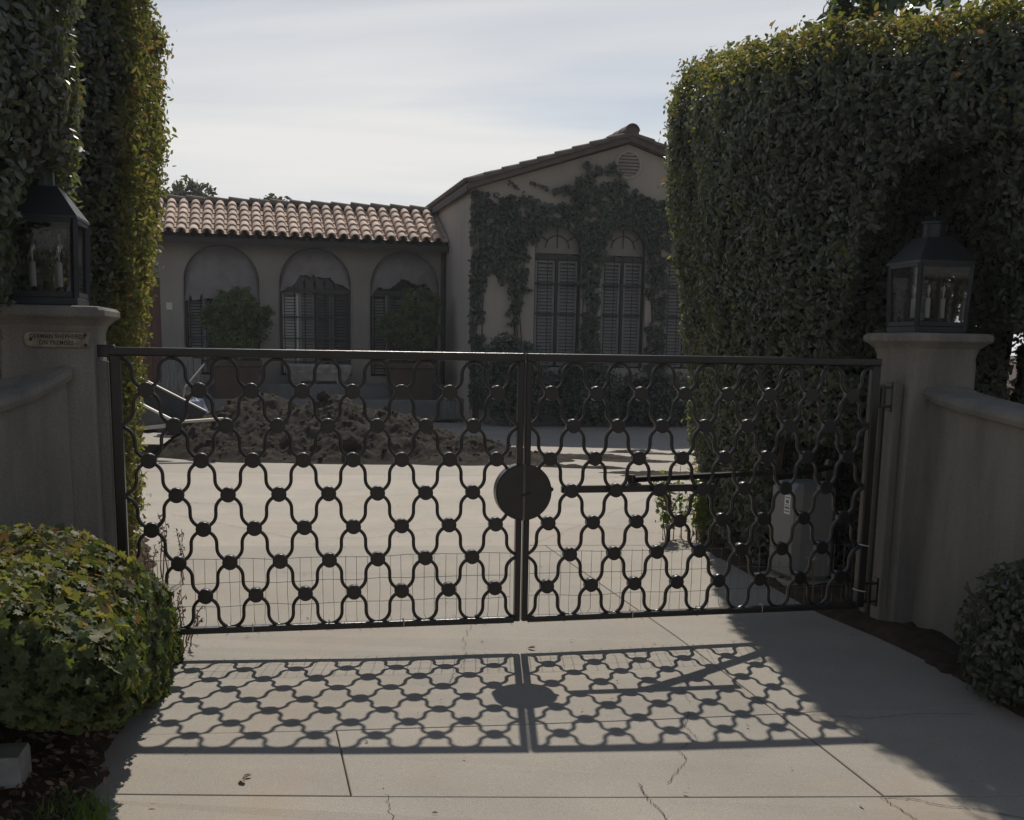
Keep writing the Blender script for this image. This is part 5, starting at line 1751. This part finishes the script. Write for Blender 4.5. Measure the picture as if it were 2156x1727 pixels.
# streaked grey board panel and leaning stick against the steps
bp_ = empty('board_panel', fpos(FL, -2.42, -1.75, .02), YAW, 'streaked grey panel of upright boards leaning at the front steps', 'panel')
for k in range(5):
    b = MB(); b.box((-.30 + k * .15, 0, .58), (.14, .035, 1.12 + .05 * (k % 2)), Matrix.Rotation(-.08, 4, 'X'), bev=.004); b.build('board', 'grey_board', bp_)
b = MB(); b.box((0, .03, .9), (.72, .03, .07), Matrix.Rotation(-.08, 4, 'X')); b.build('batten', 'grey_board', bp_)
b = MB(); b.tube([(-5.32, 17.9, .40), (-5.27, 18.0, .77), (-5.12, 18.6, 1.12)], .016, 6); tag(b.build('stick', 'stick', None), 'pale stick leaning up behind the plastic bag', 'stick')
# white box / crate near the downspout
b = MB(); b.box((0, 0, .22), (.42, .32, .40), bev=.02); b.box((0, 0, .43), (.44, .34, .03), bev=.01); o = b.build('storage_box', 'grey_board', None, M=face_frame(*fpos(FL, 2.85, -2.1, 0).xy, YAW)); tag(o, 'small grey storage box beside the right planter', 'box')

# parked car: only its front corner shows past the hedge ------------------------
car = empty('parked_car', (-6.15, 12.2, 0.0), 0, 'pale car parked behind the left hedge with only its front corner showing', 'car')
def car_ring(x, w, zlo, zhi):
    return [(x, -w, zlo + .08), (x, -w - .03, (zlo + zhi) / 2), (x, -w + .06, zhi - .06), (x, -w + .25, zhi), (x, w - .25, zhi), (x, w - .06, zhi - .06), (x, w + .03, (zlo + zhi) / 2), (x, w, zlo + .08), (x, w - .2, zlo), (x, -w + .2, zlo)]
b = MB(); b.loft([car_ring(-2.5, .72, .30, .85), car_ring(-2.3, .85, .26, .98), (car_ring(-.6, .88, .24, 1.00)), car_ring(.9, .88, .24, .96), car_ring(1.45, .84, .25, .88), car_ring(1.70, .72, .28, .78), car_ring(1.80, .58, .34, .66)]); body = b.build('body', 'car_paint', car)
b = MB(); b.loft([[(-1.9, -.74, .96), (-1.9, .74, .96), (.7, .74, .96), (.7, -.74, .96)], [(-1.3, -.62, 1.42), (-1.3, .62, 1.42), (-.1, .62, 1.42), (-.1, -.62, 1.42)]]); b.build('cabin_glass', 'window_dark', car)
b = MB(); b.loft([[(-1.32, -.63, 1.41), (-1.32, .63, 1.41), (-.08, .63, 1.41), (-.08, -.63, 1.41)], [(-1.2, -.5, 1.47), (-1.2, .5, 1.47), (-.2, .5, 1.47), (-.2, -.5, 1.47)]]); b.build('roof', 'car_paint', car)
b = MB(); b.loft([car_ring(1.30, .87, .20, .46), car_ring(1.66, .76, .20, .46), car_ring(1.84, .56, .22, .44)]); b.build('bumper', 'car_trim', car)
for sy in (-1, 1):
    b = MB(); b.loft([[(1.45, sy * .80, .60), (1.45, sy * .80, .74), (1.74, sy * .60, .68), (1.74, sy * .60, .58)], [(1.44, sy * .872, .58), (1.44, sy * .868, .75), (1.80, sy * .62, .68), (1.80, sy * .62, .57)]]); b.build('headlight', 'glass', car)
    for x in (-1.6, 1.02):
        b = MB(); b.lathe([(.19, -.10), (.30, -.10), (.32, -.06), (.32, .06), (.30, .10), (.19, .10)], 22, Matrix.Translation((x, sy * .80, .32)) @ Matrix.Rotation(PI / 2, 4, 'X')); wh = b.build('wheel', 'tyre', car)
        b = MB(); b.lathe([(.001, -.02), (.06, -.03), (.185, 0), (.19, .02), (.001, .02)], 14, Matrix.Translation((x, sy * .89, .32)) @ Matrix.Rotation(sy * PI / 2, 4, 'X')); b.build('rim', 'steel', wh)

# ================================================================== SMALL THINGS
# stone block at the left edge
bl = MB(); rv = random.Random(1)
pts = [(-.18, -.075), (.10, -.075), (.10, .075), (-.18, .075)]
bl.loft([[(x, y, z) for x, y in [(a * k, c * k) for a, c in pts]] for z, k in ((-.05, 1), (.125, .985), (.14, .93))])
o = bl.build('stone_block', 'block_stone', None, M=face_frame(-1.645, 3.38, .20, gz(-1.645, 3.38) - .01)); tag(o, 'rough pale stone block on the soil at the left edge', 'stone block')

# leaf litter on the left bed and a few bits on the concrete
n = 1500
X = RNG.uniform(-2.1, -1.05, n); Y = RNG.uniform(2.9, 4.5, n)
e = np.interp(Y, [1.6, 3.2, 3.92, 5.05], [-.95, -1.27, -1.465, -1.65])
k = X < e + RNG.normal(0, .035, n)
P = np.stack([X, Y, gz(X, Y) + .035 + RNG.uniform(0, .015, n)], 1)[k]
NR = np.tile([0, 0, 1.0], (len(P), 1))
o = foliage_obj('leaf_litter', P, NR, .032, 'litter_leaf', None, 'oval', tilt=.5); tag(o, 'dry fallen leaves on the soil at the lower left', 'leaf litter')
n = 260
X = RNG.uniform(-1.7, 1.9, n); Y = np.concatenate([RNG.uniform(3.2, 5.5, 50), RNG.uniform(5.6, 13.5, n - 50)])
P = np.stack([X, Y, gz(X, Y) + .006 + RNG.uniform(0, .004, n)], 1)
o = foliage_obj('driveway_debris', P, np.tile([0, 0, 1.0], (n, 1)), .016, 'litter_leaf', None, 'oval', tilt=.25, jit=.6); tag(o, 'tiny leaf crumbs scattered over the driveway concrete', 'debris')
# single dry leaves in the foreground
one = np_mesh('dry_leaf', LEAF_SHAPES['oval'][0] * np.array([1, 1, 3.0]), LEAF_SHAPES['oval'][1], 'litter_leaf')
for (x, y, s, a, lab) in ((-.89, 3.56, .055, .4, 'curled dry leaf on the slab near the left driveway edge'), (-.88, 3.64, .04, 2.2, 'second small curled dry leaf lying behind the first near the left driveway edge'),
                          (.13, 5.5, .05, 1.0, 'dry brown leaf just in front of the gate middle')):
    o = put(bpy.data.objects.new('dry_leaf', one), None, Matrix.Translation((x, y, gz(x, y) + .008)) @ Matrix.Rotation(a, 4, 'Z') @ Matrix.Scale(s, 4)); tag(o, lab, 'leaf')

# grass tuft at the lower left corner
n = 420
X = -1.28 + RNG.normal(0, .07, n); Y = 3.16 + RNG.normal(0, .08, n)
k = X < np.interp(Y, [1.6, 3.2, 3.92], [-.95, -1.247, -1.445]) + .03
P = np.stack([X, Y, gz(X, Y) + .02 + 0 * X], 1)[k]
V, F = leaves(P, np.tile([0, -1.0, 0.1], (len(P), 1)), .075, 'blade', tilt=.9, droop=-2.2)
o = share('grass_tuft', np_mesh('grass_tuft', V, F, 'grass_blade'), None, Matrix.Identity(4)); tag(o, 'tuft of bright green grass by the lower left driveway edge', 'grass', kind='stuff')


def weed(name, x, y, label, stems, m, seed, size, dry=False, cat='weed'):
    r_ = random.Random(seed)
    t = empty(name, (x, y, gz(x, y)), 0, label, cat)
    b = MB(); PP, NN = [], []
    for (dx, dy, h, lean) in stems:
        p0 = Vector((dx, dy, 0)); pts = [p0]
        for q in range(1, 6):
            pts.append(Vector((dx + lean * (q / 5) ** 1.5 + r_.uniform(-.012, .012), dy + r_.uniform(-.02, .02), h * q / 5)))
        b.tube([tuple(q) for q in pts], [.005, .0045, .004, .0035, .003, .002], 5)
        for q in range(int(h * 70)):
            s = r_.uniform(.2 if not dry else .5, 1.0); i = min(4, int(s * 5)); f_ = s * 5 - i
            c = pts[i].lerp(pts[i + 1], f_); a = r_.uniform(0, 6.28); rr = r_.uniform(.01, .07 if not dry else .015)
            PP.append([x + c.x + rr * math.cos(a), y + c.y + rr * math.sin(a), gz(x, y) + c.z]); NN.append([math.cos(a) * .6, math.sin(a) * .6, .7])
    b.build('stem', 'dry_stem', t)
    foliage_obj('foliage', np.array(PP), np.array(NN), size, m, t, 'oval', tilt=.6)


rs = random.Random(6)
weed('weed', 1.42, 8.85, 'bright green weed clump at the corner of the right hedge bed', [(rs.uniform(-.20, .22), rs.uniform(-.12, .15), rs.uniform(.28, .62), rs.uniform(-.15, .08)) for _ in range(15)], 'weed_leaf', 71, .055)
weed('weed', 1.66, 8.50, 'lower leafy weeds under the right hedge corner', [(rs.uniform(-.12, .22), rs.uniform(-.15, .15), rs.uniform(.18, .38), rs.uniform(-.08, .08)) for _ in range(14)], 'weed_leaf', 72, .05)
weed('weed', -2.20, 6.9, 'dry brown weeds standing behind the left gate hinge', [(rs.uniform(-.12, .15), rs.uniform(-.15, .2), rs.uniform(.20, .46), rs.uniform(-.05, .05)) for _ in range(8)], 'litter_leaf', 73, .022, True)
weed('weed', -1.66, 5.42, 'low dry twigs where the ivy bush meets the gate', [(rs.uniform(-.08, .08), rs.uniform(-.2, .2), rs.uniform(.10, .26), rs.uniform(-.05, .1)) for _ in range(9)], 'litter_leaf', 74, .02, True)

# pale flower caught behind the right gate leaf
fw = empty('flower', (1.83, 6.62, 0), 0, 'withered pale yellow flower standing behind the right gate leaf', 'flower')
b = MB(); b.tube([(0, 0, 0), (.0, 0, .15), (-.02, 0, .27)], .005, 5); b.build('stem', 'dry_stem', fw)
me = np_mesh('petal', LEAF_SHAPES['blade'][0] * np.array([4, 1, 1]), LEAF_SHAPES['blade'][1], 'flower')
for k in range(7):
    share('petal', me, fw, WORLD_M[fw.name] @ Matrix.Translation((-.02, 0, .27)) @ Matrix.Rotation(k * .9, 4, 'Z') @ Matrix.Rotation(.35, 4, 'X') @ Matrix.Scale(.055, 4))
